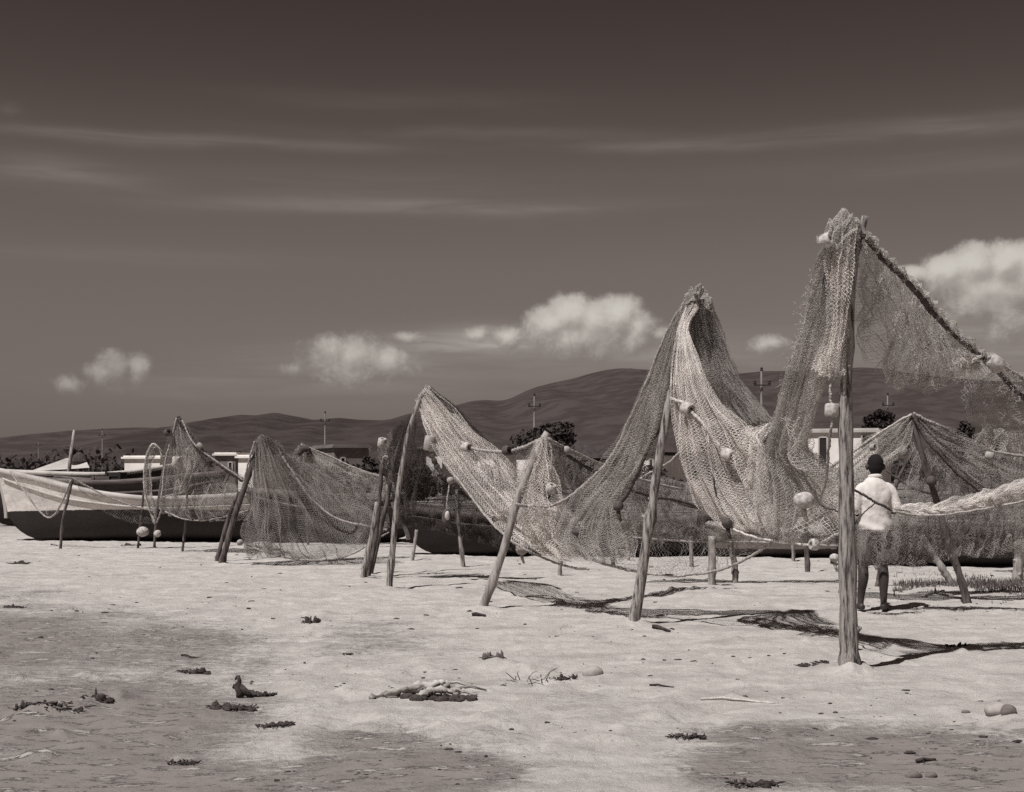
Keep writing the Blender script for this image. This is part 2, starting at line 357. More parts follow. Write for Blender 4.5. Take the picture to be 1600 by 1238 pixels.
def build_ground():
    r = [0.6, 1.2, 2, 3, 4]; x = 5.0
    while x < 42: r.append(x); x *= 1.0055
    while x < 14000: r.append(x); x *= 1.10
    r = np.array(r)
    a = np.concatenate([np.arange(-180, -30, 6.0), np.arange(-30, 30, 0.085), np.arange(30, 180, 6.0)]); a = np.radians(a)
    RR, AA = np.meshgrid(r, a, indexing='ij'); X = RR*np.sin(AA); Y = RR*np.cos(AA)
    Ys = np.where(Y > 1, Y, 1e6); px = 800+F*X/Ys; py = HOR+CAMH*F/Ys
    d = np.zeros_like(X)
    for cx, cy, rx, ry, am in DAMP:
        d = np.maximum(d, am*np.exp(-(((px-cx)/rx)**2+((py-cy)/ry)**2)**1.5*0.8))
    d = np.where(Y > 4, d, 0.6)
    near = np.clip((70-RR)/40, 0, 1)
    Z = relief(X, Y, d)*near
    for bx, by, br, bh in bumps_list():
        q = ((X-bx)**2+(Y-by)**2)/br**2; mk = q < 6
        Z[mk] += bh*np.exp(-q[mk])*(0.45+1.1*vnoise(X[mk]*14+3, Y[mk]*14))
    scr = np.clip((RR-33)/12, 0, 1)
    n, k = X.shape
    idx = np.arange(n*k).reshape(n, k); nx = np.roll(idx, -1, axis=1)
    Q = np.stack([idx[:-1], nx[:-1], nx[1:], idx[1:]], -1).reshape(-1, 4)[:, ::-1]
    V = np.stack([X, Y, Z], -1).reshape(-1, 3)
    V = np.vstack([V, [[0, 0, Z[0].mean()]]])
    o = mesh_np('ground', V, Q, M['sand'], smooth=True)
    for nm, arr in (('damp', d), ('scrub', scr)):
        at_ = o.data.attributes.new(nm, 'FLOAT', 'POINT'); at_.data.foreach_set('value', np.append(arr.ravel(), 0).astype(np.float32))
    tag(o, kind='structure'); return o
build_ground()

# ------------------------------------------------------------------ hills
def hill_material(name, g, g2):
    m = material(name, g, 1.0, g2=g2, scale=0.012, detail=12, thr=(0.40, 0.60), bump=5.0, bscale=0.06, spec=0.0); return m
def build_hill(name, prof, Yc, depth, g, g2, seed, rough=1.0):
    pr = np.array(prof, float); xs = np.linspace(pr[0, 0], pr[-1, 0], 420)
    ys = np.interp(xs, pr[:, 0], pr[:, 1])
    kern = np.ones(7)/7; ys = np.convolve(np.pad(ys, 3, 'edge'), kern, 'valid')
    X0 = (xs-800)/F*Yc; H = np.maximum((HOR-ys)/F*Yc+CAMH, 0)
    tt = np.concatenate([np.linspace(-1, 0, 46), np.linspace(0, 1, 14)[1:]])
    TT, XX = np.meshgrid(tt, X0, indexing='ij'); HH = np.broadcast_to(H, TT.shape)
    shape = np.where(TT < 0, 1-np.abs(TT)**1.25, 1-TT**2)
    Yw = Yc+TT*depth*np.where(TT < 0, 1.0, 0.6)
    nz = fbm(XX/420+seed*3.7, Yw/2600, 6, 0.6)
    rv = np.abs(fbm(XX/230+seed+Yw/1500, Yw/2400+2, 5, 0.55))
    Z = HH*shape*(1+np.minimum(np.abs(TT)*2.2, 1)*(0.25*nz-0.55*(rv-0.12)))+rough*HH*0.012*fbm(XX/60+seed, Yw/60, 3)
    Z = np.maximum(Z, -2)
    n, k = XX.shape; idx = np.arange(n*k).reshape(n, k)
    Q = np.stack([idx[:-1, :-1], idx[:-1, 1:], idx[1:, 1:], idx[1:, :-1]], -1).reshape(-1, 4)
    o = mesh_np(name, np.stack([XX, Yw, Z], -1).reshape(-1, 3), Q, hill_material(name, g, g2), smooth=True)
    return tag(o, kind='structure')
build_hill('left_hills', [(-700,700),(-400,690),(-150,712),(0,707),(30,700),(60,686),(90,677),(150,671),(220,668),(270,670),(310,664),(330,700),(400,735)], 3600, 1300, 0.068, 0.050, 1)
build_hill('middle_hills', [(200,730),(255,690),(285,668),(310,662),(340,655),(375,648),(400,649),(430,645),(470,652),(490,656),(530,653),(560,656),(600,657),(640,652),(700,660),(760,680),(830,735)], 3100, 1100, 0.058, 0.040, 2, 1.5)
build_hill('right_hills', [(520,735),(590,665),(640,646),(690,640),(720,632),(742,625),(770,626),(792,628),(820,611),(860,599),(900,591),(925,583),(955,576),(1000,577),(1040,581),(1150,585),(1190,580),(1240,582),(1300,579),(1345,573),(1400,584),(1470,592),(1600,600),(1750,612),(2000,590),(2400,660),(2700,700)], 4200, 1900, 0.066, 0.048, 3)

# ------------------------------------------------------------------ background village
GT = 'trees at the foot of the hills'
def tree(name, px, pyb, pyt, wpx, Y, label, n=1500, squash=1.0, seed=1, leaf=None, group=GT, cat='tree'):
    b = at(px, pyb, Y); zt = at(px, pyt, Y)[2]; zb = max(b[2], 0.0); W = wpx/F*Y/2
    root = empty(name, (b[0], Y, 0)); tag(root, label, cat, group)
    rg = np.random.default_rng(seed); leaf = leaf or 0.0013*Y; n = int(n*2.4)
    tk = MB(); H = zt
    tk.tube([(b[0], Y, -0.1), (b[0]+0.05*W, Y, H*0.3), (b[0]-0.05*W, Y, H*0.62)], [0.05*H+0.05, 0.04*H+0.03, 0.02*H+0.02], 7)
    for k in range(5):
        a = rg.random()*6.28
        tk.tube([(b[0], Y, H*0.28), (b[0]+math.cos(a)*W*0.35, Y+math.sin(a)*W*0.35, H*0.5), (b[0]+math.cos(a)*W*0.7, Y+math.sin(a)*W*0.6, H*(0.55+0.25*rg.random()))], [0.03*H, 0.02*H, 0.008*H], 5)
    tk.build('trunk', M['trunk'], root)
    nc = 16; cc = []
    for k in range(nc):
        a = rg.random()*6.28; q = math.sqrt(rg.random())
        z = zb+(zt-zb)*((0.05 if cat == 'bush' else 0.25)+0.62*rg.random()*(1-0.5*q*q)); cc.append((b[0]+math.cos(a)*q*W*0.8, Y+math.sin(a)*q*W*0.8, z, W*(0.22+0.22*rg.random())))
    cc.append((b[0], Y, zt-(zt-zb)*0.2, W*0.3))
    cc = np.array(cc); ci = rg.integers(0, len(cc), n); d = rg.normal(size=(n, 3)); d /= np.linalg.norm(d, axis=1)[:, None]
    P = cc[ci, :3]+d*(cc[ci, 3]*(0.55+0.5*rg.random(n)))[:, None]*np.array((1, 1, squash*0.75)); P[:, 2] = np.clip(P[:, 2], 0.02 if cat == 'bush' else zb*0.6, zt)
    e1 = rg.normal(size=(n, 3)); e1 /= np.linalg.norm(e1, axis=1)[:, None]; e2 = rg.normal(size=(n, 3)); e2 /= np.linalg.norm(e2, axis=1)[:, None]
    s = (leaf*(0.6+rg.random(n)))[:, None]; V = np.stack([P-e1*s, P+e2*s*0.7, P+e1*s, P-e2*s*0.7], 1).reshape(-1, 3)
    mesh_np('crown', V, np.arange(len(V)).reshape(-1, 4), M['leaf'], root); return root
tree('broad_tree', 862, 715, 661, 128, 95, 'wide dark flat-topped tree behind the second utility pole, below the big hill', 2600, 0.8, 3)
tree('round_tree', 1374, 690, 637, 52, 92, 'small dark round tree behind the white house roof', 1700, 1, 4)
tree('round_tree', 1507, 715, 652, 50, 84, 'dark bushy tree between the net tent and the big net on the right', 1800, 1, 5)
tree('bush', 575, 752, 712, 62, 70, 'low dark bush in front of the flat-roofed grey building', 1500, 1, 6, cat='bush')
tree('bush', 540, 750, 722, 50, 72, 'low dark bush left of the grey flat-roofed building front', 1200, 1, 7, cat='bush')
tree('broad_tree', 975, 735, 690, 90, 110, 'dim tree behind the thatched roofs right of the broad tree', 1500, 1, 8)
for hx_, hw_, hl_ in ((660, 90, 'low dark hedge behind the curled-tip post'), (760, 110, 'low dark hedge behind the rope with the two floats'), (830, 70, 'low dark hedge behind the short pale post'), (1010, 110, 'low dark hedge behind the left wing of the second highest net')):
    tree('bush', hx_, 775, 728, hw_, 64, hl_, 1500, 1, hx_, cat='bush')
def scrub_belt():
    rg = np.random.default_rng(21); n = 42000
    Y = 120+rg.random(n)*260; px = -250+rg.random(n)*2100; X = (px-800)/F*Y
    h = (1.2+3.4*vnoise(X/9+4, Y/14)**2)*rg.random(n)
    P = np.stack([X, Y, h], -1); s = (0.2+0.28*rg.random(n))[:, None]
    e1 = rg.normal(size=(n, 3)); e1 /= np.linalg.norm(e1, axis=1)[:, None]; e2 = rg.normal(size=(n, 3)); e2 /= np.linalg.norm(e2, axis=1)[:, None]
    V = np.stack([P-e1*s, P+e2*s*0.7, P+e1*s, P-e2*s*0.7], 1).reshape(-1, 3)
    o = mesh_np('scrub', V, np.arange(len(V)).reshape(-1, 4), M['leaf'])
    tag(o, 'dark far-off scrub along the foot of the hills', 'scrub', kind='stuff')
scrub_belt()

def house(name, x0, x1, ytop, Y, label, wall, roof=None, openings=(), depth=5.0, parapet=0.12, rz=0.0, group='low houses of the village'):
    c = at((x0+x1)/2, ytop, Y); W = (x1-x0)/F*Y; H = c[2]
    root = empty(name, (c[0], Y, 0), rz); tag(root, label, 'house', group)
    w = MB(); w.box((0, depth/2, H/2-0.1), (W, depth, H+0.2)); w.build('wall', M[wall], root, local=True)
    r = MB(); r.box((0, depth/2, H+parapet/2), (W+0.3, depth+0.3, parapet))
    if parapet > 0.1: r.box((0, depth/2, H+parapet+0.04), (W+0.1, depth+0.1, 0.08))
    r.build('roof', M[roof or wall], root, local=True)
    for (kind, ox0, ox1, oy0, oy1) in openings:
        a = at(ox0, oy0, Y); b_ = at(ox1, oy1, Y); zb = max(b_[2], 0)
        o = MB(); o.box(((a[0]+b_[0])/2-c[0], -0.002, (a[2]+zb)/2), (b_[0]-a[0], 0.06, a[2]-zb)); p = o.build(kind, M['opening'], root, local=True)
        fr = MB(); 
        for xx in (a[0], b_[0]): fr.box((xx-c[0], -0.02, (a[2]+zb)/2), (0.07, 0.09, a[2]-zb+0.06))
        fr.box(((a[0]+b_[0])/2-c[0], -0.021, a[2]+0.03), (b_[0]-a[0]-0.072, 0.088, 0.07)); fr.build('frame', M['pale_wall'], p, local=True)
    return root
house('white_house', 1262, 1370, 676, 66, 'long low white house with a dark doorway and window beyond the front post', 'white_wall', 'pale_wall', [('door', 1280, 1293, 684, 800), ('window', 1346, 1363, 681, 697), ('window', 1312, 1322, 684, 700)], rz=-0.4)
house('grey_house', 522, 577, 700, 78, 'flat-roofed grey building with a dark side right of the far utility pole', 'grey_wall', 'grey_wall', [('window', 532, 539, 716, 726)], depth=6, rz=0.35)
house('white_house', 496, 519, 704, 88, 'tiny bright white house at the left of the grey flat-roofed building', 'white_wall', rz=-0.4)
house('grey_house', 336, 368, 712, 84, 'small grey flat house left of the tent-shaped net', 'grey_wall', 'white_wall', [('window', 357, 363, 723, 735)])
house('white_house', 370, 398, 716, 80, 'small white house with pale roof edge behind the paired sticks', 'white_wall', rz=-0.4)
house('white_house', 188, 256, 717, 84, 'long white wall-like house behind the hanging net loop on the left', 'white_wall', 'white_wall', depth=3, rz=-0.4)
house('grey_house', 664, 692, 706, 75, 'pale house glimpsed behind the leaning post with the curled tip', 'pale_wall', 'roof_dark', rz=-0.4)
house('white_house', 745, 772, 710, 78, 'small white house under the rope with two floats, left one', 'white_wall', 'roof_dark', rz=-0.4)
house('white_house', 806, 832, 711, 76, 'small white house just left of the short post with the bundled net', 'white_wall', 'roof_dark', rz=-0.4)
house('white_house', 992, 1034, 712, 74, 'white house seen between the tall net and its leaning pole', 'white_wall', 'roof_dark', [('window', 1015, 1021, 718, 728)], rz=-0.4)
def hut(px0, px1, pye, pyt, Y, label):
    a = at(px0, pye, Y); b_ = at(px1, pye, Y); zt = at(px0, pyt, Y)[2]; ze = a[2]; W = b_[0]-a[0]; D = 3.5
    root = empty('thatched_hut', ((a[0]+b_[0])/2, Y, 0)); tag(root, label, 'hut', 'low houses of the village')
    w = MB(); w.box((0, D/2, ze/2-0.1), (W*0.86, D*0.86, ze+0.2)); w.build('wall', M['roof_dark'], root, local=True)
    r = MB(); V = [(-W/2, 0, ze), (W/2, 0, ze), (W/2, D, ze), (-W/2, D, ze), (-W*0.06, D/2, zt), (W*0.06, D/2, zt)]
    r.add(V, [(0, 1, 5, 4), (1, 2, 5), (2, 3, 4, 5), (3, 0, 4), (3, 2, 1, 0)]); r.build('roof', M['roof_dark'], root, local=True)
hut(895, 945, 716, 692, 72, 'dark thatched hut with a peaked roof right of the broad tree')
hut(930, 985, 716, 696, 68, 'dark thatched hut against the left wing of the tall net')
def utility(px, pyt, Y, label):
    t = at(px, pyt, Y); H = t[2]; root = empty('utility_pole', (t[0], Y, 0)); tag(root, label, 'utility pole', 'utility poles of the village')
    p = MB(); p.tube([(0, 0, -0.3), (0, 0, H*0.5), (0, 0, H)], [0.10, 0.09, 0.065], 8); p.build('post', M['pole'], root, local=True)
    for z, w in ((H-0.85, 1.0), ):
        a = MB(); a.box((0, -0.16, z), (w, 0.08, 0.08)); a.build('crossarm', M['metal_dark'], root, local=True)
        for sx in (-0.43, 0.43):
            i = MB(); i.lathe((sx, -0.16, z+0.06), (0, 0, 1), [(0.0, 0), (0.07, 0), (0.10, 0.07), (0.06, 0.12), (0.10, 0.17), (0.04, 0.23), (0, 0.25)], 8); i.build('insulator', M['metal_dark'], root, local=True)
    i = MB(); i.lathe((0, 0, H), (0, 0, 1), [(0.0, 0), (0.07, 0), (0.10, 0.07), (0.06, 0.12), (0.09, 0.18), (0, 0.25)], 8); i.build('insulator', M['metal_dark'], root, local=True)
utility(1190, 580, 80, 'tallest utility pole, between the two tallest nets')
utility(835, 619, 108, 'utility pole standing in front of the broad dark tree')
utility(508, 646, 141, 'utility pole left of the flat-roofed grey building')
utility(160, 672, 200, 'far utility pole above the beached boats on the left')
utility(60, 690, 290, 'farthest faint utility pole at the left edge')
utility(1387, 618, 112, 'thin utility pole behind the small round tree on the right')

# ------------------------------------------------------------------ boats
def boat(name, loc, rz, L, beam, zbow, zmid, zstern, paint, label, tilt=0.0, rail='pale_wall', group='beached wooden boats', inside=True):
    root = empty(name, loc, rz); root.rotation_euler = (tilt, 0, rz); tag(root, label, 'boat', group)
    ns, nk = 40, 14
    def station(s):
        x = -L/2+L*s; b = beam/2*(max(0.0, math.sin(math.pi*min(1, (s*0.80+0.012))))**0.62); b = max(b, 0.02)
        if s > 0.85: b *= 1-0.25*((s-0.85)/0.15)**2
        zt = zmid+(zbow-zmid)*max(0, 1-s/0.62)**1.7+(zstern-zmid)*max(0, (s-0.55)/0.45)**1.8
        zk = 0.02+0.55*max(0, 1-s/0.14)**2.2*zbow*0.55+0.10*max(0, (s-0.8)/0.2)**2
        return x, b, zt, zk
    def sec(s, inset=0.0):
        x, b, zt, zk = station(s); P = []
        full = 0.42+0.5*max(0, 1-s/0.35)
        for k in range(nk+1):
            u = k/nk; y = (b-inset)*min(1, u**full*1.0) if b > inset else 0.003*u
            z = zk+inset*(1-u)+(zt-zk-inset*(1-u))*(u**(1.75-0.75*max(0, 1-s/0.25)))
            P.append((x-0.16*max(0, 1-s/0.12)*(u**1.5)*1.6+inset*0.6*(1-s*1.2), y, z))
        return P
    for side in (0,):
        h = MB(); V = []; Fc = []
        for i in range(ns+1):
            P = sec(i/ns); V += [(p[0], -p[1], p[2]) for p in P[::-1]]+P[1:]
        w = 2*nk+1
        Fc = [(i*w+k, (i+1)*w+k, (i+1)*w+k+1, i*w+k+1) for i in range(ns) for k in range(w-1)]
        Fc.append(tuple(ns*w+k for k in range(w)))
        h.add(V, Fc)
        V = []
        for i in range(1, ns):
            P = sec(i/ns, 0.06); V += [(p[0], -p[1], p[2]) for p in P[::-1]]+P[1:]
        h.add(V, [(i*w+k+1, (i+1)*w+k+1, (i+1)*w+k, i*w+k) for i in range(ns-2) for k in range(w-1)])
        h.build('hull', M[paint], root, smooth=True, local=True)
    g = MB()
    for sg in (-1, 1):
        g.tube([(sec(s)[-1][0], sg*(sec(s)[-1][1]+0.015), sec(s)[-1][2]-0.01) for s in np.linspace(0, 1, 40)], 0.045, 6, flat=(1.3, 0.8))
        g.tube([(sec(s)[-3][0], sg*(sec(s)[-3][1]+0.022), sec(s)[-3][2]) for s in np.linspace(0.02, 1, 40)], 0.024, 6)
    g.build('gunwale', M[rail], root, smooth=True, local=True)
    st = MB(); P0 = sec(0)
    st.tube([(p[0]-0.03, 0, p[2]) for p in P0]+[(P0[-1][0]-0.05, 0, P0[-1][2]+0.10)], 0.05, 6); st.build('stem_post', M[rail], root, local=True)
    for s in (0.25, 0.45, 0.65, 0.82):
        x, b, zt, zk = station(s); t = MB(); t.box((x, 0, zt-0.16), (0.22, 2*b-0.14, 0.04)); t.build('thwart', M['plank'], root, local=True)
    kl = MB(); kl.box((0.1*L, 0, 0.0), (L*0.75, 0.07, 0.12)); kl.build('keel', M['dark_paint'], root, local=True)
    return root
YB = 28.6
boat('fishing_boat', at(222, 843, YB)*np.array((1, 1, 0)), R(-2.5), 5.85, 1.9, 1.52, 0.84, 0.98, 'hull_white', 'big white-topped boat with a black bottom beached at the left', tilt=R(-5))
boat('dark_boat', gp(772, 871)+np.array((0.35, 0.7, 0)), R(3), 3.7, 1.3, 0.85, 0.66, 0.72, 'hull_dark', 'dark rowing boat lying behind the net of the leaning post, its bow to the left', rail='plank')
boat('dark_boat', gp(985, 875)+np.array((0.2, 1.0, 0)), R(177), 3.4, 1.3, 0.8, 0.6, 0.7, 'hull_dark', 'dark boat under the low nets behind the second tall post', rail='plank')
boat('grey_boat', gp(1225, 876)+np.array((0.2, 1.0, 0)), R(2), 2.9, 1.25, 0.62, 0.46, 0.5, 'hull_grey', 'pale grey boat half hidden behind the hanging floats, left of the man', rail='pale_wall')
boat('dark_boat', gp(1520, 892)+np.array((0.3, 1.0, 0)), R(-3), 4.2, 1.4, 0.8, 0.6, 0.7, 'hull_dark', 'dark boat hull behind the man-held net at the right edge', rail='plank')
boat('dark_boat', at(205, 775, 34)*np.array((1, 1, 0)), R(172), 4.6, 1.6, 1.45, 1.20, 1.3, 'hull_dark', 'dark boat standing behind the white-topped boat', rail='plank')
boat('pale_railed_boat', at(128, 770, 36)*np.array((1, 1, 0)), R(10), 5.0, 1.6, 1.5, 1.38, 1.65, 'hull_dark', 'black boat with a pale rail behind the bow of the white-topped boat', rail='canvas')
boat('dark_boat', gp(520, 848)*np.array((1.0, 1.0, 0)), R(4), 3.0, 1.4, 1.1, 0.95, 1.0, 'hull_dark', 'dark boat hidden behind the broad tent-shaped net', rail='plank')
def awning():
    root = empty('boat_awning', at(100, 740, 40)*np.array((1, 1, 0))); tag(root, 'pale canvas awning stretched over the boats at the left', 'awning')
    a = MB(); P = [at(45, 737, 38), at(140, 731, 38), at(133, 717, 41), at(104, 716, 41)]
    V = []; 
    for i in range(9):
        for j in range(7):
            u, v = i/8, j/6; p = (P[0]*(1-u)+P[1]*u)*(1-v)+(P[3]*(1-u)+P[2]*u)*v; V.append(p-np.array((0, 0, 0.10*math.sin(math.pi*u)*math.sin(math.pi*v))))
    n0 = len(V); V += [p-np.array((0, 0, 0.02)) for p in V]
    Fc = [(i*7+j, (i+1)*7+j, (i+1)*7+j+1, i*7+j+1) for i in range(8) for j in range(6)]
    a.add(V, Fc+[tuple(q+n0 for q in f[::-1]) for f in Fc]); a.build('canvas', M['canvas'], root, smooth=True)
    for p in P:
        q = MB(); q.tube([(p[0], p[1], -0.05), tuple(p)], 0.035, 6); q.build('prop', M['bark_dark'], root)
    d = MB()
    b0 = at(125, 716, 40)
    d.ball((b0[0], 40, b0[2]-0.1), (0.28, 0.3, 0.24), 10, 8, 0.2, 3); d.build('bundle', M['weed'], root)
awning()
def mast():
    a = at(109, 725, 37); b_ = at(116, 672, 37); m = MB(); m.tube([(a[0]-0.12, 37, 0.5), tuple(a), tuple(b_)], [0.06, 0.055, 0.035], 7)
    o = m.build('mast', M['bark_pale'], smooth=True); origin_to(o, (a[0]-0.12, 37, 0.5)); tag(o, 'slim pale leaning mast above the boats at the left edge', 'mast')
mast()
def crate(px, pyt, Y, w, d, h, label, m='plank', rz=0.2):
    p = at(px, pyt, Y); z0 = p[2]-h; o = MB(); o.box((0, 0, h/2), (w, d, h))
    for k in range(4): o.box((0, -d/2-0.012, h*(k+0.5)/4), (w+0.02, 0.02, h/4-0.03))
    for s in (-1, 1): o.box((s*(w/2-0.03), -d/2-0.035, h/2), (0.06, 0.024, h+0.02))
    r = o.build('crate', M[m]); r.location = (p[0], Y, z0); r.rotation_euler = (0, 0, rz); tag(r, label, 'crate', 'crates in the boats')
crate(158, 745, 33.6, 0.42, 0.4, 0.45, 'slatted crate standing in the dark boat behind the white-topped boat')
crate(182, 738, 33.9, 0.4, 0.4, 0.5, 'taller dark crate at the right in the dark boat on the left', 'dark_paint', -0.1)

# ------------------------------------------------------------------ stakes
GS = 'stakes holding up the nets'
def stake(pts, Y, r0, r1, label, mat='bark', bend=0.02, seed=0, knots=2, sides=10, group=GS, name='stake', ground=True, Yt=None):
    P = []
    n = len(pts)
    for i, (px, py) in enumerate(pts):
        P.append(at(px, py, Y+((Yt-Y)*i/(n-1) if Yt else 0)))
    P = np.array(P)
    if ground: d = (P[0]-P[1])/np.linalg.norm(P[0]-P[1]); P = np.vstack([P[0]+d*0.25, P])
    t = np.linspace(0, 1, 26); Q = cr(P, t); rg = np.random.default_rng(seed)
    w = np.cumsum(rg.normal(size=(26, 3)), 0)*bend*0.12; w -= np.linspace(0, 1, 26)[:, None]*w[-1]; Q = Q+w*np.array((1, 1, 0.2))
    rad = r0+(r1-r0)*t+rg.normal(size=26)*r0*0.05
    for k in range(knots):
        i = rg.integers(3, 22); rad[i] *= 1.22
    m = MB(); m.tube(Q, rad, sides, rough=0.07, seed=seed)
    for k in range(knots):
        i = rg.integers(5, 22); a = rg.random()*6.28; d = np.array((math.cos(a), math.sin(a), 0.5)); m.tube([Q[i], Q[i]+d*rad[i]*0.9, Q[i]+d*rad[i]*1.25], [rad[i]*0.5, rad[i]*0.34, rad[i]*0.15], 6)
    o = m.build(name, M[mat], smooth=True); base = P[1] if ground else P[0]; origin_to(o, (base[0], base[1], min(base[2], 0.0)) if ground else base)
    return tag(o, label, 'stake', group)
Y1, Y2, Y3, Y4, Y5, Y6 = 10.3, 13.4, 14.85, 17.35, 18.8, 21.7
s1 = stake([(1329, 1050), (1327, 980), (1324, 800), (1321, 640), (1325, 520), (1333, 420), (1343, 372), (1352, 338)], Y1, 0.080, 0.022, 'thickest and tallest post at the front right, carrying the highest net', seed=2, knots=5, sides=14)
stake([(989, 976), (1006, 860), (1025, 740), (1046, 625), (1066, 530), (1080, 462)], Y2, 0.062, 0.03, 'tall leaning post under the second highest net', 'bark', seed=3, knots=4, sides=12)
stake([(753, 952), (780, 880), (806, 790), (828, 730), (856, 676)], Y3, 0.052, 0.04, 'short pale post leaning right with a rope tied halfway up', 'bark_pale', seed=4, sides=12)
stake([(608, 921), (613, 860), (622, 775), (636, 690), (650, 640), (668, 602)], Y4, 0.05, 0.022, 'leaning post whose curled tip rises over the middle net', 'bark', seed=5)
stake([(567, 904), (580, 840), (590, 785)], 18.9, 0.05, 0.035, 'stout broken stake, leftmost of the cluster of stakes at the middle', 'bark', seed=6)
stake([(577, 890), (590, 820), (597, 724)], 19.3, 0.042, 0.03, 'stake topped with a knotted loop in the middle cluster', 'bark_dark', seed=7)
stake([(583, 880), (606, 780), (622, 700), (642, 652)], 19.8, 0.04, 0.025, 'slanting dark stake reaching up to the post with the curled tip', 'bark_dark', seed=8)
stake([(346, 882), (365, 812), (388, 745), (405, 688)], Y6, 0.055, 0.04, 'thick dark slanting stake under the tent-shaped net', 'bark_dark', seed=9)
stake([(342, 866), (360, 800), (374, 768)], Y6+0.7, 0.04, 0.03, 'thinner stake leaning beside the thick slanting one', 'bark_dark', seed=10)
stake([(286, 860), (292, 800), (293, 735)], 25, 0.028, 0.02, 'thin upright stick in front of the boat, under the pointed left net', 'bark_dark', seed=11)
stake([(241, 854), (248, 780), (262, 700), (277, 650)], 26, 0.03, 0.02, 'curved stick holding the pointed net peak at the left', 'bark_dark', seed=12)
stake([(215, 855), (220, 810), (225, 765)], 26, 0.026, 0.02, 'short thin stick in front of the middle of the big boat', 'bark_dark', seed=13)
stake([(95, 857), (99, 810), (106, 780), (114, 748)], 25.6, 0.03, 0.026, 'forked stick propping the net loop in front of the boat bow', 'bark_dark', seed=14)
stake([(646, 866), (651, 828)], 22.5, 0.03, 0.025, 'short pale peg in front of the bow of the dark boat', 'bark_pale', seed=15)
stake([(725, 886), (718, 830), (713, 765)], 21, 0.035, 0.028, 'thin bent stake left of the short pale post, in front of the dark boat', 'bark', seed=16)
stake([(875, 899), (877, 850)], 19.4, 0.035, 0.03, 'short peg right of the short pale post, under the bundled net', 'bark_pale', seed=17)
stake([(958, 884), (953, 840)], 21.3, 0.04, 0.03, 'short bent peg left of the tall leaning post, against the dark boat', 'bark_dark', seed=18)
stake([(982, 876), (979, 838)], 22.4, 0.03, 0.026, 'thin peg against the dark boat beside the tall leaning post', 'bark', seed=19)
stake([(1081, 884), (1079, 838)], 21.2, 0.035, 0.03, 'dark peg at the right end of the dark boat under the low nets', 'bark', seed=20)
stake([(1112, 917), (1113, 838)], 17.6, 0.058, 0.05, 'straight pale post standing below the hanging net arc', 'bark_pale', seed=21)
stake([(1150, 912), (1147, 880), (1141, 845)], 18.1, 0.045, 0.04, 'crooked post just right of the straight pale post', 'bark', seed=22)
stake([(1263, 895), (1261, 850), (1260, 800)], 20, 0.04, 0.035, 'dark post under the small white float, left of the man', 'bark_dark', seed=23)
stake([(1239, 878), (1238, 838)], 22.3, 0.035, 0.03, 'thin far peg in front of the pale grey boat', 'bark', seed=24)
stake([(1512, 946), (1497, 893), (1480, 840), (1462, 780), (1440, 705), (1424, 648)], 15.3, 0.05, 0.03, 'slanting pole holding the tent of nets behind the man', 'bark_dark', seed=25)
stake([(1490, 917), (1470, 885), (1440, 838)], 17.6, 0.05, 0.04, 'pale slanting stick under the man-held net', 'bark_pale', seed=26)
stake([(1592, 905), (1594, 840), (1595, 760)], 18.5, 0.075, 0.07, 'broad pale upright post at the right edge behind the net', 'bark_pale', seed=27)
stake([(1300, 880), (1318, 830)], 21.8, 0.03, 0.03, 'thin stick beside the thick front post near the hanging float', 'bark_dark', seed=28)
stake([(1608, 900), (1580, 770), (1545, 668)], 19.5, 0.05, 0.04, 'far slanting pole at the right edge under the loose net', 'bark_dark', seed=29)
stake([(1375, 890), (1400, 760), (1430, 700)], 17.5, 0.03, 0.02, 'thin crossing stick under the net tent, behind the head of the man', 'bark_dark', seed=30)
stake([(484, 885), (478, 780), (470, 697)], 27, 0.03, 0.025, 'hidden stick under the small second net peak left of centre', 'bark_dark', seed=31)

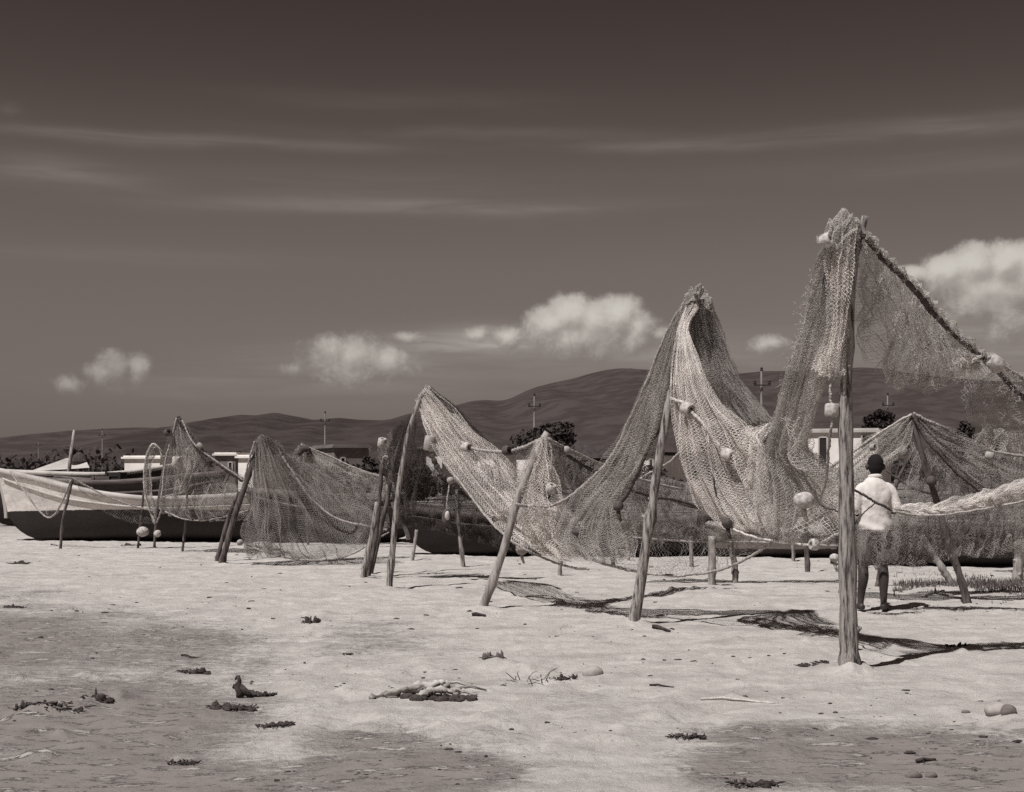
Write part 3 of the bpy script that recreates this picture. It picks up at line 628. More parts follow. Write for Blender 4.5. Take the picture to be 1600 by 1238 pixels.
# ------------------------------------------------------------------ nets
EDGES = [0]
def netting(name, rows, cell, rad, mat, parent, full=1.0, pleat=0.06, freq=5, jit=0.17, drop=0.02, seed=0, layers=1, ragged=0.0, vfull=1.0, cut=None, extra=()):
    """a sheet of diamond mesh hung on a grid of points; every bar is a thin three-sided strand"""
    cell *= 0.74; rad *= 0.72; jit *= 0.72
    G = np.array([[at(*p) for p in r] for r in rows]); out = []
    rg = np.random.default_rng(seed+100)
    t = np.linspace(0, 1, 24); S = cr(G, t); S = np.swapaxes(cr(np.swapaxes(S, 0, 1), t), 0, 1)
    wid = np.linalg.norm(np.diff(S, axis=1), axis=2).sum(1); hgt = np.linalg.norm(np.diff(S, axis=0), axis=2).sum(0)
    nu = max(4, int((0.5*wid.max()+0.5*wid.mean())*full/cell)); nv = max(4, int(hgt.max()*vfull/cell))
    for L in range(layers):
        v = np.linspace(0, 1, nv+1); u = np.linspace(0, 1, nu+1)
        S = cr(G, v); S = np.swapaxes(cr(np.swapaxes(S, 0, 1), u), 0, 1)
        U, V = np.meshgrid(u, v); ph = rg.random(8)*6.28
        du = np.gradient(S, axis=1); du /= np.linalg.norm(du, axis=2)[..., None]+1e-9
        dv = np.gradient(S, axis=0); dv /= np.linalg.norm(dv, axis=2)[..., None]+1e-9
        nn = np.cross(du, dv); nn /= np.linalg.norm(nn, axis=2)[..., None]+1e-9
        loc = np.minimum(1, (np.interp(V, t, wid)/wid.max())*1.3)
        wv = np.sin(2*np.pi*freq*U+ph[0]+2.2*np.sin(2.1*V*np.pi+ph[1]))+0.7*np.sin(2*np.pi*freq*1.7*U+ph[2]+3*V)+0.5*np.sin(2*np.pi*freq*2.9*U+ph[3]-4*V+2*np.sin(6*V+ph[4]))+0.7*np.sin(7*V+ph[5]+5*U)
        S = S+nn*(wv*pleat*0.45*loc)[..., None]+du*(pleat*0.35*loc*np.sin(2*np.pi*freq*0.8*U+5*V+ph[6]))[..., None]+nn*(L*0.02)
        lw = (fbm(U*freq*1.3+seed, V*6+L*3, 3))
        S = S+dv*(lw*cell*3)[..., None]+du*(fbm(U*9+seed*2, V*9, 3)*cell*3)[..., None]
        S = S+rg.normal(size=S.shape)*cell*jit
        I, J = np.meshgrid(np.arange(nu+1), np.arange(nv+1)); ok = ((I+J+L) % 2 == 0)
        E = []
        for di in (1, -1):
            a = ok & (J < nv) & (I+di >= 0) & (I+di <= nu); a &= rg.random(a.shape) > drop
            if ragged > 0: a &= V < 1-ragged*np.clip(0.5+1.6*fbm(U*7+seed, U*0+L*5.5+seed, 4), 0, 1)
            if cut is not None: a &= cut(U, V)
            jj, ii = np.nonzero(a); E.append((S[jj, ii], S[jj+1, ii+di]))
        out.append((np.vstack([e[0] for e in E]), np.vstack([e[1] for e in E])))
    P = np.vstack([o[0] for o in out]); Q = np.vstack([o[1] for o in out])
    for ex in extra:
        p_, q_ = loose(*ex); P = np.vstack([P, p_]); Q = np.vstack([Q, q_])
    n = len(P); EDGES[0] += n
    d = Q-P; d /= np.linalg.norm(d, axis=1)[:, None]+1e-9
    w = np.cross(d, np.array((0.31, 0.77, 0.55))); w /= np.linalg.norm(w, axis=1)[:, None]+1e-9; z = np.cross(d, w)
    rr = rad*(0.75+0.5*rg.random(n))[:, None]
    offs = [w*rr, (-0.5*w+0.866*z)*rr, (-0.5*w-0.866*z)*rr]
    VV = np.stack([P+o for o in offs]+[Q+o for o in offs], 1).reshape(-1, 3)
    b = (np.arange(n)*6)[:, None]
    FF = np.concatenate([b+np.array((0, 1, 4, 3)), b+np.array((1, 2, 5, 4)), b+np.array((2, 0, 3, 5))], 0)
    return mesh_np(name, VV, FF, M[mat], parent)
def loose(path, n, spread, length, seed=0):
    """frayed twine standing off a bunched part of a net"""
    rg = np.random.default_rng(seed); Pc = np.array([at(*p) for p in path]); Ps = []; Qs = []
    for k in range(n):
        c = cr(Pc, np.array([rg.random()]))[0]+rg.normal(size=3)*spread; d = rg.normal(size=3); d[2] -= 0.4; d /= np.linalg.norm(d)
        p = c
        for j in range(6):
            d = d+rg.normal(size=3)*0.7; d[2] -= 0.12; d /= np.linalg.norm(d); q = p+d*length/6; Ps.append(p); Qs.append(q); p = q
    return np.array(Ps), np.array(Qs)
def rope(path, r, mat, parent, name='head_rope', n=None, wig=0.006, seed=0):
    P = np.array([at(*p) for p in path]); n = n or max(24, len(path)*14); Q = cr(P, np.linspace(0, 1, n)); rg = np.random.default_rng(seed+7)
    w = np.cumsum(rg.normal(size=(n, 3)), 0)*wig*0.4; w -= np.linspace(0, 1, n)[:, None]*w[-1]; Q = Q+w
    m = MB(); m.tube(Q, r*(1+0.18*np.sin(np.arange(n)*2.1)+rg.normal(size=n)*0.06), 8, rough=0.10, seed=seed)
    return m.build(name, M[mat], parent, smooth=True)
GN = 'fishing nets hung up to dry'
def net(name, px, py, Y, label):
    p = at(px, py, Y); r = empty(name, (p[0], p[1], p[2])); return tag(r, label, 'fishing net', GN)

# the highest net, on the thick front post
A = net('fishing_net', 1338, 350, 10.3, 'highest coarse net draped over the thick front post at the right')
netting('netting', [[(1296,366,10.35),(1318,348,10.25),(1340,356,10.2)],[(1279,405,10.6),(1300,402,10.4),(1326,400,10.2)],[(1262,465,10.9),(1288,470,10.6),(1321,470,10.2)],
        [(1245,520,11.1),(1270,540,10.9),(1300,545,10.4)],[(1230,575,11.4),(1255,590,11.2),(1282,600,10.8)],[(1212,645,11.8),(1238,655,11.5),(1263,658,11.1)],
        [(1192,695,12.1),(1225,710,11.8),(1258,708,11.3)],[(1185,765,12.1),(1248,775,11.8),(1312,757,11.1)],[(1185,825,12.1),(1240,852,11.7),(1316,845,11.0)]],
        0.019, 0.0020, 'twine', A, full=2.0, pleat=0.10, freq=5, jit=0.24, layers=2, seed=1, ragged=0.15, extra=[([(1282,420,10.6),(1258,480,10.9),(1238,560,11.2),(1225,620,11.6)], 120, 0.04, 0.07, 1)])
netting('netting', [[(1300,372,10.2),(1318,350,10.12),(1341,352,10.1)],[(1292,410,10.2),(1312,405,10.1),(1338,405,10.12)],[(1296,460,10.25),(1310,460,10.12),(1326,460,10.16)],
        [(1292,520,10.3),(1305,525,10.2),(1320,525,10.2)],[(1276,565,10.4),(1295,572,10.25),(1318,570,10.2)],[(1268,580,10.45),(1293,592,10.3),(1316,588,10.2)]],
        0.018, 0.0019, 'twine_light', A, full=2.6, pleat=0.05, freq=6, jit=0.26, layers=1, seed=2, ragged=0.12)
netting('netting', [[(1348,364,10.2),(1374,402,10.3),(1403,432,10.4),(1432,464,10.5),(1453,488,10.6),(1490,525,10.8),(1540,564,11.0)],
        [(1343,400,10.25),(1364,440,10.45),(1395,475,10.6),(1428,505,10.7),(1452,525,10.75),(1490,548,10.9),(1535,568,11.0)],
        [(1340,440,10.3),(1360,500,10.5),(1392,545,10.7),(1428,565,10.8),(1455,575,10.85),(1488,575,10.9),(1532,572,11)],
        [(1339,470,10.3),(1354,555,10.5),(1388,600,10.7),(1420,615,10.8),(1447,622,10.8),(1485,602,10.9),(1530,577,11)]],
        0.020, 0.0015, 'twine', A, full=1.5, pleat=0.12, freq=5, jit=0.38, layers=2, seed=3, ragged=0.35, drop=0.10)
netting('netting', [[(1395,480,10.55),(1432,500,10.6),(1480,535,10.8),(1538,566,11.0)],[(1388,530,10.6),(1430,545,10.7),(1475,560,10.8),(1532,570,11)],
        [(1385,575,10.65),(1425,585,10.75),(1470,590,10.85),(1525,576,11)],[(1388,604,10.7),(1425,622,10.75),(1470,612,10.85),(1520,584,11)]],
        0.019, 0.0017, 'twine_light', A, full=1.6, pleat=0.10, freq=5, jit=0.45, seed=31, ragged=0.4, drop=0.12)
netting('netting', [[(1530,560,11),(1570,584,11.1),(1612,616,11.25),(1660,650,11.4)],[(1510,600,11.1),(1552,620,11.1),(1605,640,11.3),(1660,670,11.4)],
        [(1504,635,11.1),(1548,655,11.15),(1605,665,11.3),(1660,700,11.4)],[(1530,655,11.1),(1560,690,11.2),(1605,720,11.3),(1660,740,11.4)]],
        0.022, 0.0015, 'twine', A, full=1.5, pleat=0.12, freq=4, jit=0.38, seed=4, ragged=0.35, drop=0.06, layers=2)
netting('netting', [[(1349,356,10.15),(1378,396,10.25),(1407,424,10.35),(1436,452,10.45),(1457,474,10.55),(1492,512,10.75),(1545,556,11.0),(1600,588,11.2),(1660,622,11.4)],
        [(1352,362,10.1),(1382,400,10.2),(1412,428,10.3),(1441,458,10.4),(1462,482,10.5),(1497,522,10.7),(1550,562,10.95),(1604,596,11.15),(1660,632,11.4)],
        [(1346,378,10.2),(1372,412,10.3),(1400,442,10.4),(1429,474,10.5),(1449,498,10.6),(1486,536,10.8),(1538,572,11.05),(1596,606,11.2),(1660,648,11.4)]],
        0.018, 0.0019, 'twine', A, full=1.2, vfull=2.4, pleat=0.035, freq=16, jit=0.28, seed=5, ragged=0.2)
netting('netting', [[(1287,385,10.25),(1292,372,10.2),(1300,384,10.15),(1312,395,10.1)],[(1284,370,10.3),(1298,356,10.2),(1316,352,10.1),(1332,368,10.08)],
        [(1292,360,10.35),(1308,344,10.3),(1326,338,10.25),(1342,350,10.2)],[(1302,372,10.4),(1320,358,10.4),(1338,350,10.4),(1352,366,10.3)]],
        0.016, 0.0020, 'twine', A, full=2.0, vfull=1.6, pleat=0.06, freq=3, jit=0.30, seed=6)
rope([(1351,366,10.15),(1374,401,10.25),(1403,431,10.35),(1432,463,10.45),(1453,487,10.55),(1490,524,10.75),(1540,563,11.0),(1600,618,11.25),(1660,668,11.4)], 0.022, 'rope_dark', A, seed=1)
rope([(1556,566,10.95),(1600,592,11.15),(1660,628,11.4)], 0.012, 'rope', A, seed=2)
rope([(1300,388,10.3),(1288,450,10.6),(1279,520,10.85),(1262,570,11.1),(1250,620,11.4),(1228,650,11.7),(1195,690,12.1)], 0.020, 'rope_dark', A, seed=3)
rope([(1303,592,10.3),(1300,612,10.3),(1300,640,10.3),(1299,668,10.3),(1296,700,10.4),(1293,740,10.6),(1283,775,10.9)], 0.011, 'rope', A, name='float_line', seed=4)
rope([(1252,735,11.2),(1270,765,11.1),(1284,790,11.0),(1310,800,10.9)], 0.008, 'rope_dark', A, name='float_line', seed=5)

# the second highest net
B = net('fishing_net', 1086, 455, 13.4, 'second highest net, a tall bright cone over the leaning post')
netting('netting', [[(1073,466,13.4),(1085,452,13.35),(1096,456,13.3)],[(1049,505,13.5),(1058,501,13.4),(1068,496,13.3)],[(1020,576,13.7),(1036,572,13.5),(1053,562,13.35)],
        [(996,633,13.9),(1015,635,13.6),(1040,620,13.4)],[(968,694,14.1),(995,697,13.8),(1020,688,13.5)],[(932,737,14.3),(967,752,14),(997,735,13.7)],
        [(893,778,14.5),(930,800,14.2),(967,790,13.9)],[(868,830,14.5),(915,842,14.2),(985,845,13.8)],[(885,868,14.4),(935,880,14.1),(992,872,13.8)]],
        0.022, 0.0020, 'twine', B, full=1.9, pleat=0.09, freq=5, jit=0.19, layers=2, seed=11)
netting('netting', [[(1072,478,13.32),(1082,474,13.28),(1092,478,13.25)],[(1060,515,13.3),(1068,515,13.2),(1076,515,13.15)],[(1048,580,13.25),(1072,580,13.1),(1097,574,13.0)],
        [(1047,630,13.2),(1085,635,13.0),(1124,628,12.85)],[(1055,690,13.2),(1105,690,12.9),(1163,668,12.55)],[(1069,748,13.2),(1125,750,12.9),(1200,725,12.3)],
        [(1090,782,13.2),(1150,798,12.8),(1225,785,12.2)],[(1128,803,13.1),(1180,830,12.7),(1240,832,12.1)]],
        0.0205, 0.0021, 'twine_light', B, full=1.6, pleat=0.10, freq=5, jit=0.13, layers=2, seed=12)
netting('netting', [[(1083,460,13.5),(1096,450,13.5),(1108,470,13.5)],[(1078,505,13.45),(1098,502,13.55),(1119,503,13.5)],[(1084,548,13.4),(1110,550,13.5),(1136,553,13.4)],
        [(1104,600,13.2),(1129,596,13.3),(1153,590,13.2)],[(1130,640,13),(1155,632,13),(1178,622,12.9)],[(1160,670,12.7),(1182,664,12.6),(1206,658,12.4)]],
        0.019, 0.0021, 'twine_mid', B, full=2.4, pleat=0.10, freq=6, jit=0.30, layers=2, seed=13)
netting('netting', [[(1070,480,13.3),(1082,462,13.2),(1098,468,13.2),(1112,490,13.3)],[(1074,468,13.4),(1086,452,13.35),(1098,450,13.4),(1112,478,13.45)],[(1080,478,13.5),(1092,468,13.5),(1104,475,13.5),(1114,500,13.5)]],
        0.016, 0.0022, 'twine', B, full=2.0, vfull=2.0, pleat=0.05, freq=3, jit=0.30, seed=14)
netting('netting', [[(1165,665,12.6),(1195,668,12.3),(1225,655,11.9),(1255,650,11.3)],[(1160,710,12.6),(1200,715,12.3),(1230,708,11.9),(1260,714,11.3)],[(1165,760,12.6),(1210,775,12.3),(1262,765,11.9),(1312,760,11.2)],
        [(1170,815,12.5),(1215,845,12.2),(1260,845,11.8),(1315,835,11.1)]], 0.023, 0.0020, 'twine_light', B, full=1.5, pleat=0.12, freq=5, jit=0.22, seed=15, ragged=0.2, layers=2)
netting('netting', [[(880,840,14.4),(950,850,14.1),(1020,848,13.8),(1090,842,13.4),(1150,830,13),(1225,815,12.3)],[(878,852,14.4),(955,875,14.1),(1020,880,13.8),(1085,876,13.4),(1145,862,13),(1222,832,12.3)],
        [(878,860,14.4),(956,886,14.1),(1018,899,13.8),(1076,899,13.4),(1138,885,13),(1218,843,12.3)]], 0.032, 0.0017, 'twine_mid', B, full=1.1, pleat=0.06, freq=6, jit=0.22, seed=16)
rope([(1088,456,13.3),(1067,476,13.4),(1049,505,13.5),(1020,576,13.7),(996,633,13.9),(968,695,14.1),(930,742,14.3),(883,779,14.55),(862,788,14.7),(830,790,14.8),(806,788,14.75)], 0.017, 'rope', B, seed=11)
rope([(1073,490,13.35),(1056,545,13.35),(1046,600,13.38),(1030,668,13.45),(1016,692,13.6),(998,735,13.7),(982,770,13.8),(965,792,13.9)], 0.02, 'rope_dark', B, seed=12)
rope([(1048,622,13.2),(1062,628,13.1),(1075,640,13.0),(1100,668,12.9),(1122,695,12.8),(1140,712,12.7)], 0.016, 'rope_light', B, seed=13)
rope([(1206,660,12.4),(1190,672,12.3),(1182,684,12.3),(1190,700,12.2),(1182,720,12.3)], 0.011, 'rope_light', B, seed=14)
rope([(885,855,14.4),(958,887,14.1),(1018,900,13.8),(1076,900,13.4),(1138,886,13),(1190,858,12.6),(1222,838,12.3),(1300,800,11.6)], 0.014, 'rope', B, name='foot_rope', seed=15)
rope([(1137,815,12.9),(1150,828,12.8),(1185,838,12.6),(1230,845,12.2),(1272,850,11.8),(1300,840,11.4),(1318,828,11.1)], 0.011, 'rope_light', B, name='float_line', seed=16)
rope([(1105,690,12.85),(1114,740,12.85),(1122,780,12.9),(1137,812,12.9)], 0.009, 'rope_dark', B, name='float_line', seed=17)

# the bundled net on the short pale post
D3 = net('fishing_net', 850, 686, 14.85, 'net bunched over the short pale post, with roped floats')
netting('netting', [[(838,690,14.9),(848,682,14.8),(858,690,14.8)],[(818,735,15),(840,735,14.75),(864,730,14.85)],[(803,780,15.1),(840,790,14.75),(882,775,14.85)],[(818,828,15.1),(860,838,14.8),(905,820,14.8)],[(850,868,15),(890,874,14.7),(935,862,14.6)]],
        0.024, 0.0020, 'twine_light', D3, full=1.9, pleat=0.10, freq=5, jit=0.21, layers=2, seed=21)
netting('netting', [[(722,694,15.6),(760,708,15.4),(795,708,15.2),(846,688,14.95)],[(740,720,15.7),(768,735,15.5),(800,735,15.3),(838,715,15)],[(765,748,15.7),(790,768,15.5),(815,762,15.3),(834,745,15.1)]],
        0.024, 0.0017, 'twine_mid', D3, full=1.4, pleat=0.08, freq=4, jit=0.22, seed=22)
netting('netting', [[(858,692,15),(885,704,15.2),(945,729,15.8),(1000,752,16.3),(1065,766,16.8)],[(866,730,15.1),(895,748,15.4),(950,765,15.9),(1005,780,16.4),(1065,790,16.8)],[(878,775,15.2),(905,800,15.5),(955,815,16),(1010,822,16.5),(1065,822,16.9)],[(895,820,15.2),(925,840,15.5),(965,848,16),(1015,850,16.5),(1065,845,16.9)]],
        0.026, 0.0019, 'twine_mid', D3, full=1.5, pleat=0.12, freq=6, jit=0.22, seed=23, layers=2)
rope([(722,692,15.6),(735,699,15.5),(760,706,15.4),(795,706,15.2),(820,697,15.05),(846,686,14.9),(858,690,14.85),(885,703,15.2),(945,728,15.8),(1000,751,16.3),(1065,765,16.8)], 0.020, 'rope', D3, seed=21)
rope([(846,690,14.78),(856,720,14.75),(860,745,14.72),(862,760,14.7)], 0.010, 'rope_light', D3, name='float_line', seed=22)
rope([(862,694,15.0),(900,722,15.3),(940,745,15.7),(1000,772,16.2),(1060,785,16.6),(1110,798,16.9)], 0.018, 'rope_dark', D3, seed=23)

# the long net hanging from the post with the curled tip
D4 = net('fishing_net', 664, 608, 17.35, 'long pale net sweeping down to the right from the post with the curled tip')
netting('netting', [[(650,628,17.45),(659,612,17.35),(669,604,17.3)],[(664,665,17.2),(682,648,17.2),(702,634,17.3)],[(690,715,16.8),(714,690,16.9),(740,672,17)],[(730,768,16.3),(752,737,16.5),(775,706,16.8)],[(775,820,15.8),(800,787,15.9),(815,748,16.1)],[(825,858,15.3),(850,826,15.3),(855,785,15.5)],[(885,880,14.9),(905,850,14.8),(905,812,15)]],
        0.024, 0.0022, 'twine_light', D4, full=1.8, pleat=0.09, freq=4, jit=0.19, layers=2, seed=24)
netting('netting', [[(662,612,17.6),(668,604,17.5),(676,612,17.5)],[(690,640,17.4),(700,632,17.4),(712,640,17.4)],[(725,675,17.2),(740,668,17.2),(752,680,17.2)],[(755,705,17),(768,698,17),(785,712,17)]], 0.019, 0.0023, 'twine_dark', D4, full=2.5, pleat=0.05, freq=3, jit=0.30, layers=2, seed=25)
rope([(667,603,17.35),(700,636,17.3),(738,671,17.1),(775,706,16.9),(800,730,16.6)], 0.02, 'rope_dark', D4, seed=24)
rope([(690,715,16.75),(730,768,16.25),(775,820,15.75),(825,858,15.25),(885,884,14.9),(920,890,14.6)], 0.013, 'rope', D4, name='foot_rope', seed=25)

# the dark net behind it
E = net('fishing_net', 640, 655, 18.6, 'dim dark net hanging behind the cluster of stakes at the middle')
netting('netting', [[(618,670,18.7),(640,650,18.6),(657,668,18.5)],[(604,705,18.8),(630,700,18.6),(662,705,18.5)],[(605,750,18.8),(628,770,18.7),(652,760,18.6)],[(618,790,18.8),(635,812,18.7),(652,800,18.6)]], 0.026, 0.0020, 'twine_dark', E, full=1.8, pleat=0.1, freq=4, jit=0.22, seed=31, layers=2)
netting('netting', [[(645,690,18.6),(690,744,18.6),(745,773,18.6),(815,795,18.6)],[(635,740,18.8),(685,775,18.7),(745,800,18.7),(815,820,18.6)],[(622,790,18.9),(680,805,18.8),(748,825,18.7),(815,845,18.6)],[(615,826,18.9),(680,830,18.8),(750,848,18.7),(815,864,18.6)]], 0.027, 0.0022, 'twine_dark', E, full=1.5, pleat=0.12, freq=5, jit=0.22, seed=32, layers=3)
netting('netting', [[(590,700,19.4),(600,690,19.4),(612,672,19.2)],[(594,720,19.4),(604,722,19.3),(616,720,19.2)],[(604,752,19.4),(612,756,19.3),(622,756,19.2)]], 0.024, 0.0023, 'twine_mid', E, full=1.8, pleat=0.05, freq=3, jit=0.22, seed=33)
rope([(652,702,18.5),(668,705,18.5),(690,742,18.5),(707,754,18.5),(745,772,18.5),(780,778,18.5)], 0.035, 'rope_dark', E, seed=31)
rope([(704,752,18.45),(700,775,18.45),(698,800,18.45)], 0.012, 'rope', E, name='float_line', seed=32)
rope([(597,724,19.3),(602,712,19.2),(608,716,19.2),(604,734,19.2)], 0.014, 'rope', E, seed=33)

# tent-shaped net
Fn = net('fishing_net', 410, 682, 21.7, 'broad translucent tent-shaped net between the slanting stakes and the middle cluster')
netting('netting', [[(398,692,21.75),(404,684,21.65),(410,680,21.6),(417,682,21.65),(424,688,21.7)],[(388,740,21.8),(405,738,21.6),(422,735,21.6),(440,725,21.8),(462,715,22)],[(386,790,21.8),(412,795,21.5),(440,790,21.6),(475,770,21.9),(515,745,22.2)],
        [(386,830,21.8),(415,838,21.4),(450,835,21.5),(505,815,21.8),(560,780,22.2)],[(384,850,21.8),(420,858,21.4),(465,862,21.4),(530,845,21.7),(595,805,22)],[(395,862,21.8),(430,870,21.4),(480,874,21.4),(545,866,21.6),(605,830,21.8)]],
        0.026, 0.0022, 'twine_mid', Fn, full=1.5, pleat=0.16, freq=5, jit=0.19, layers=2, seed=41)
netting('netting', [[(418,684,21.9),(462,712,22.3),(520,735,22.6),(600,752,22.8)],[(430,710,21.9),(475,740,22.3),(530,760,22.6),(605,775,22.8)],[(455,760,21.9),(495,785,22.3),(545,800,22.6),(610,805,22.8)],[(480,810,22),(515,830,22.3),(560,835,22.6),(612,830,22.8)]],
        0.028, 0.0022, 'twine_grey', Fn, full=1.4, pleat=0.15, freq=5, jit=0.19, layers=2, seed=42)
rope([(410,681,21.65),(430,700,21.75),(452,735,21.8),(480,775,21.8),(520,810,21.8),(560,822,21.8),(605,828,21.8)], 0.018, 'rope', Fn, seed=41)
rope([(384,850,21.75),(420,866,21.4),(480,876,21.35),(545,868,21.6),(608,832,21.8)], 0.012, 'rope', Fn, name='foot_rope', seed=42)
rope([(398,690,21.6),(386,735,21.7),(375,775,21.7)], 0.014, 'rope', Fn, seed=43)
F2 = net('fishing_net', 472, 695, 27, 'small net with a dark-topped second peak behind the tent-shaped net')
netting('netting', [[(462,704,27),(470,694,26.9),(478,696,26.9)],[(458,725,27),(480,718,26.9),(505,712,26.9)],[(465,750,27),(500,745,26.9),(550,730,26.9)],[(480,775,27),(530,772,26.9),(605,752,26.9)],[(500,800,27),(550,800,26.9),(610,780,26.9)]], 0.032, 0.0027, 'twine', F2, full=1.5, pleat=0.12, freq=4, jit=0.19, layers=2, seed=43)
netting('netting', [[(530,750,26),(555,733,26),(562,735,26)],[(540,760,26),(575,752,26),(605,748,26)],[(545,775,26),(580,778,26),(610,775,26)]], 0.032, 0.0027, 'twine', F2, full=1.5, pleat=0.12, freq=4, jit=0.19, layers=1, seed=44)
rope([(470,695,26.9),(510,711,26.9),(555,731,26.9),(605,748,26.9)], 0.016, 'rope', F2, seed=45)
rope([(464,712,26.8),(478,700,26.8),(484,712,26.8)], 0.06, 'rope_dark', F2, seed=46)

# pointed net at the left and the loop beside it
Gn = net('fishing_net', 278, 651, 25, 'pointed narrow net on the curved stick in front of the boat')
netting('netting', [[(267,668,25),(276,652,24.9),(284,656,24.9)],[(257,712,25),(282,705,24.8),(310,692,24.9)],[(252,755,25),(294,755,24.7),(345,728,24.9)],[(249,785,25),(305,788,24.6),(385,752,24.9)],[(255,800,25),(312,812,24.6),(385,795,24.8)]], 0.029, 0.0023, 'twine_mid', Gn, full=1.6, pleat=0.14, freq=5, jit=0.19, layers=2, seed=51)
netting('netting', [[(290,700,24.5),(298,697,24.5),(306,706,24.5)],[(284,735,24.5),(293,735,24.45),(302,738,24.5)],[(275,765,24.5),(284,768,24.45),(292,765,24.5)]], 0.024, 0.0027, 'twine', Gn, full=2.0, pleat=0.06, freq=3, jit=0.22, layers=2, seed=52)
netting('netting', [[(300,765,24.4),(340,755,24.4),(385,760,24.5)],[(300,785,24.4),(340,790,24.4),(385,790,24.5)],[(310,812,24.4),(345,815,24.4),(385,812,24.5)]], 0.027, 0.0023, 'twine', Gn, full=1.6, pleat=0.12, freq=4, jit=0.26, seed=53)
rope([(278,651,24.9),(292,672,24.85),(312,700,24.8),(340,725,24.8),(385,754,24.8)], 0.04, 'rope_dark', Gn, seed=51)
rope([(276,654,24.85),(266,690,24.85),(256,730,24.85),(252,780,24.85)], 0.016, 'rope', Gn, seed=52)
rope([(285,657,24.85),(300,690,24.75),(330,715,24.7),(365,740,24.7),(390,756,24.7)], 0.016, 'rope', Gn, seed=53)
rope([(258,800,24.8),(290,812,24.6),(330,812,24.6),(388,798,24.7)], 0.012, 'rope', Gn, name='foot_rope', seed=54)
G2 = net('fishing_net', 238, 697, 26, 'thin net strip looped down beside the pointed left net')
netting('netting', [[(246,700,26),(252,703,26),(256,712,26)],[(232,700,26),(240,696,26),(246,706,26)],[(226,728,26),(231,728,26),(236,730,26)],[(225,765,26),(231,765,26),(238,765,26)],[(230,792,26),(236,790,26),(243,788,26)],[(240,818,26),(243,812,26),(246,806,26)]], 0.024, 0.0028, 'twine', G2, full=2.6, pleat=0.05, freq=2, jit=0.22, layers=2, seed=54)
rope([(255,715,26),(246,698,26),(236,697,26),(227,725,26),(225,765,26),(232,795,26),(243,820,26)], 0.016, 'rope_light', G2, seed=55)
rope([(243,820,26),(250,800,25.8),(256,780,25.6),(270,775,25.4),(292,768,25.2)], 0.014, 'rope', G2, seed=56)
H = net('fishing_net', 114, 748, 25.7, 'fine net slung in a loop across the bow of the big boat')
netting('netting', [[(16,736,26.6),(45,741,26.3),(80,746,26),(114,748,25.7)],[(24,748,26.6),(52,768,26.2),(82,778,26),(111,760,25.7)],[(32,758,26.6),(58,792,26.2),(82,808,26),(106,778,25.7)]], 0.032, 0.0017, 'twine', H, full=1.2, pleat=0.06, freq=3, jit=0.15, seed=56)
netting('netting', [[(114,748,25.7),(150,766,25.8),(195,785,25.9),(240,798,26)],[(118,756,25.7),(152,780,25.8),(195,800,25.9),(240,808,26)],[(122,762,25.7),(155,796,25.8),(195,815,25.9),(240,820,26)]], 0.032, 0.0017, 'twine_mid', H, full=1.2, pleat=0.06, freq=3, jit=0.15, seed=57)
rope([(16,736,26.6),(34,762,26.4),(56,794,26.2),(70,808,26.1),(82,808,26),(95,790,25.9),(106,765,25.7),(114,748,25.65),(130,756,25.7),(160,772,25.8),(200,788,25.9),(240,799,26)], 0.016, 'rope', H, seed=57)

# tent of nets behind the man
In = net('fishing_net', 1426, 647, 15.3, 'tent of folded nets on the slanting pole behind the man')
netting('netting', [[(1417,656,15.4),(1423,648,15.3),(1430,653,15.3)],[(1374,678,15.7),(1395,684,15.4),(1413,690,15.2)],[(1334,706,15.9),(1360,724,15.6),(1386,720,15.2)],[(1298,732,16.1),(1320,756,15.8),(1345,752,15.4)],[(1270,755,16.2),(1290,785,15.9),(1320,790,15.5)]], 0.021, 0.0025, 'twine', In, full=2.2, pleat=0.08, freq=4, jit=0.22, layers=2, seed=61)
netting('netting', [[(1424,655,15.35),(1429,648,15.3),(1436,650,15.3)],[(1455,702,15.2),(1465,686,15.2),(1477,670,15.3)],[(1492,742,15.2),(1508,716,15.2),(1527,696,15.4)],[(1538,776,15.3),(1560,745,15.3),(1575,710,15.5)],[(1600,800,15.4),(1625,762,15.4),(1640,720,15.6)]], 0.024, 0.0022, 'twine_mid', In, full=2.0, pleat=0.10, freq=5, jit=0.22, layers=2, seed=62)
netting('netting', [[(1432,700,16),(1490,725,16),(1560,725,16.2),(1640,728,16.2)],[(1420,750,16.2),(1490,770,16.2),(1560,775,16.3),(1640,780,16.3)],[(1400,810,16.3),(1490,825,16.3),(1560,830,16.4),(1640,830,16.4)],[(1395,862,16.3),(1490,868,16.3),(1560,872,16.4),(1640,872,16.4)]], 0.026, 0.0022, 'twine_mid', In, full=1.5, pleat=0.16, freq=5, jit=0.22, layers=3, seed=63)
rope([(1427,646,15.25),(1450,658,15.25),(1477,669,15.3),(1520,692,15.4),(1575,708,15.5),(1640,718,15.6)], 0.016, 'rope', In, seed=61)
rope([(1426,650,15.25),(1450,690,15.15),(1490,735,15.15),(1538,775,15.2)], 0.018, 'rope_dark', In, seed=62)
rope([(1424,648,15.25),(1374,677,15.6),(1334,705,15.85),(1298,731,16.05)], 0.014, 'rope_light', In, seed=63)
rope([(1385,735,16.5),(1420,760,16.4),(1455,772,16.4)], 0.014, 'rope_dark', In, seed=64)
FR = net('fishing_net', 1545, 665, 19.5, 'tumbled far net heaped at the right edge behind the tent of nets')
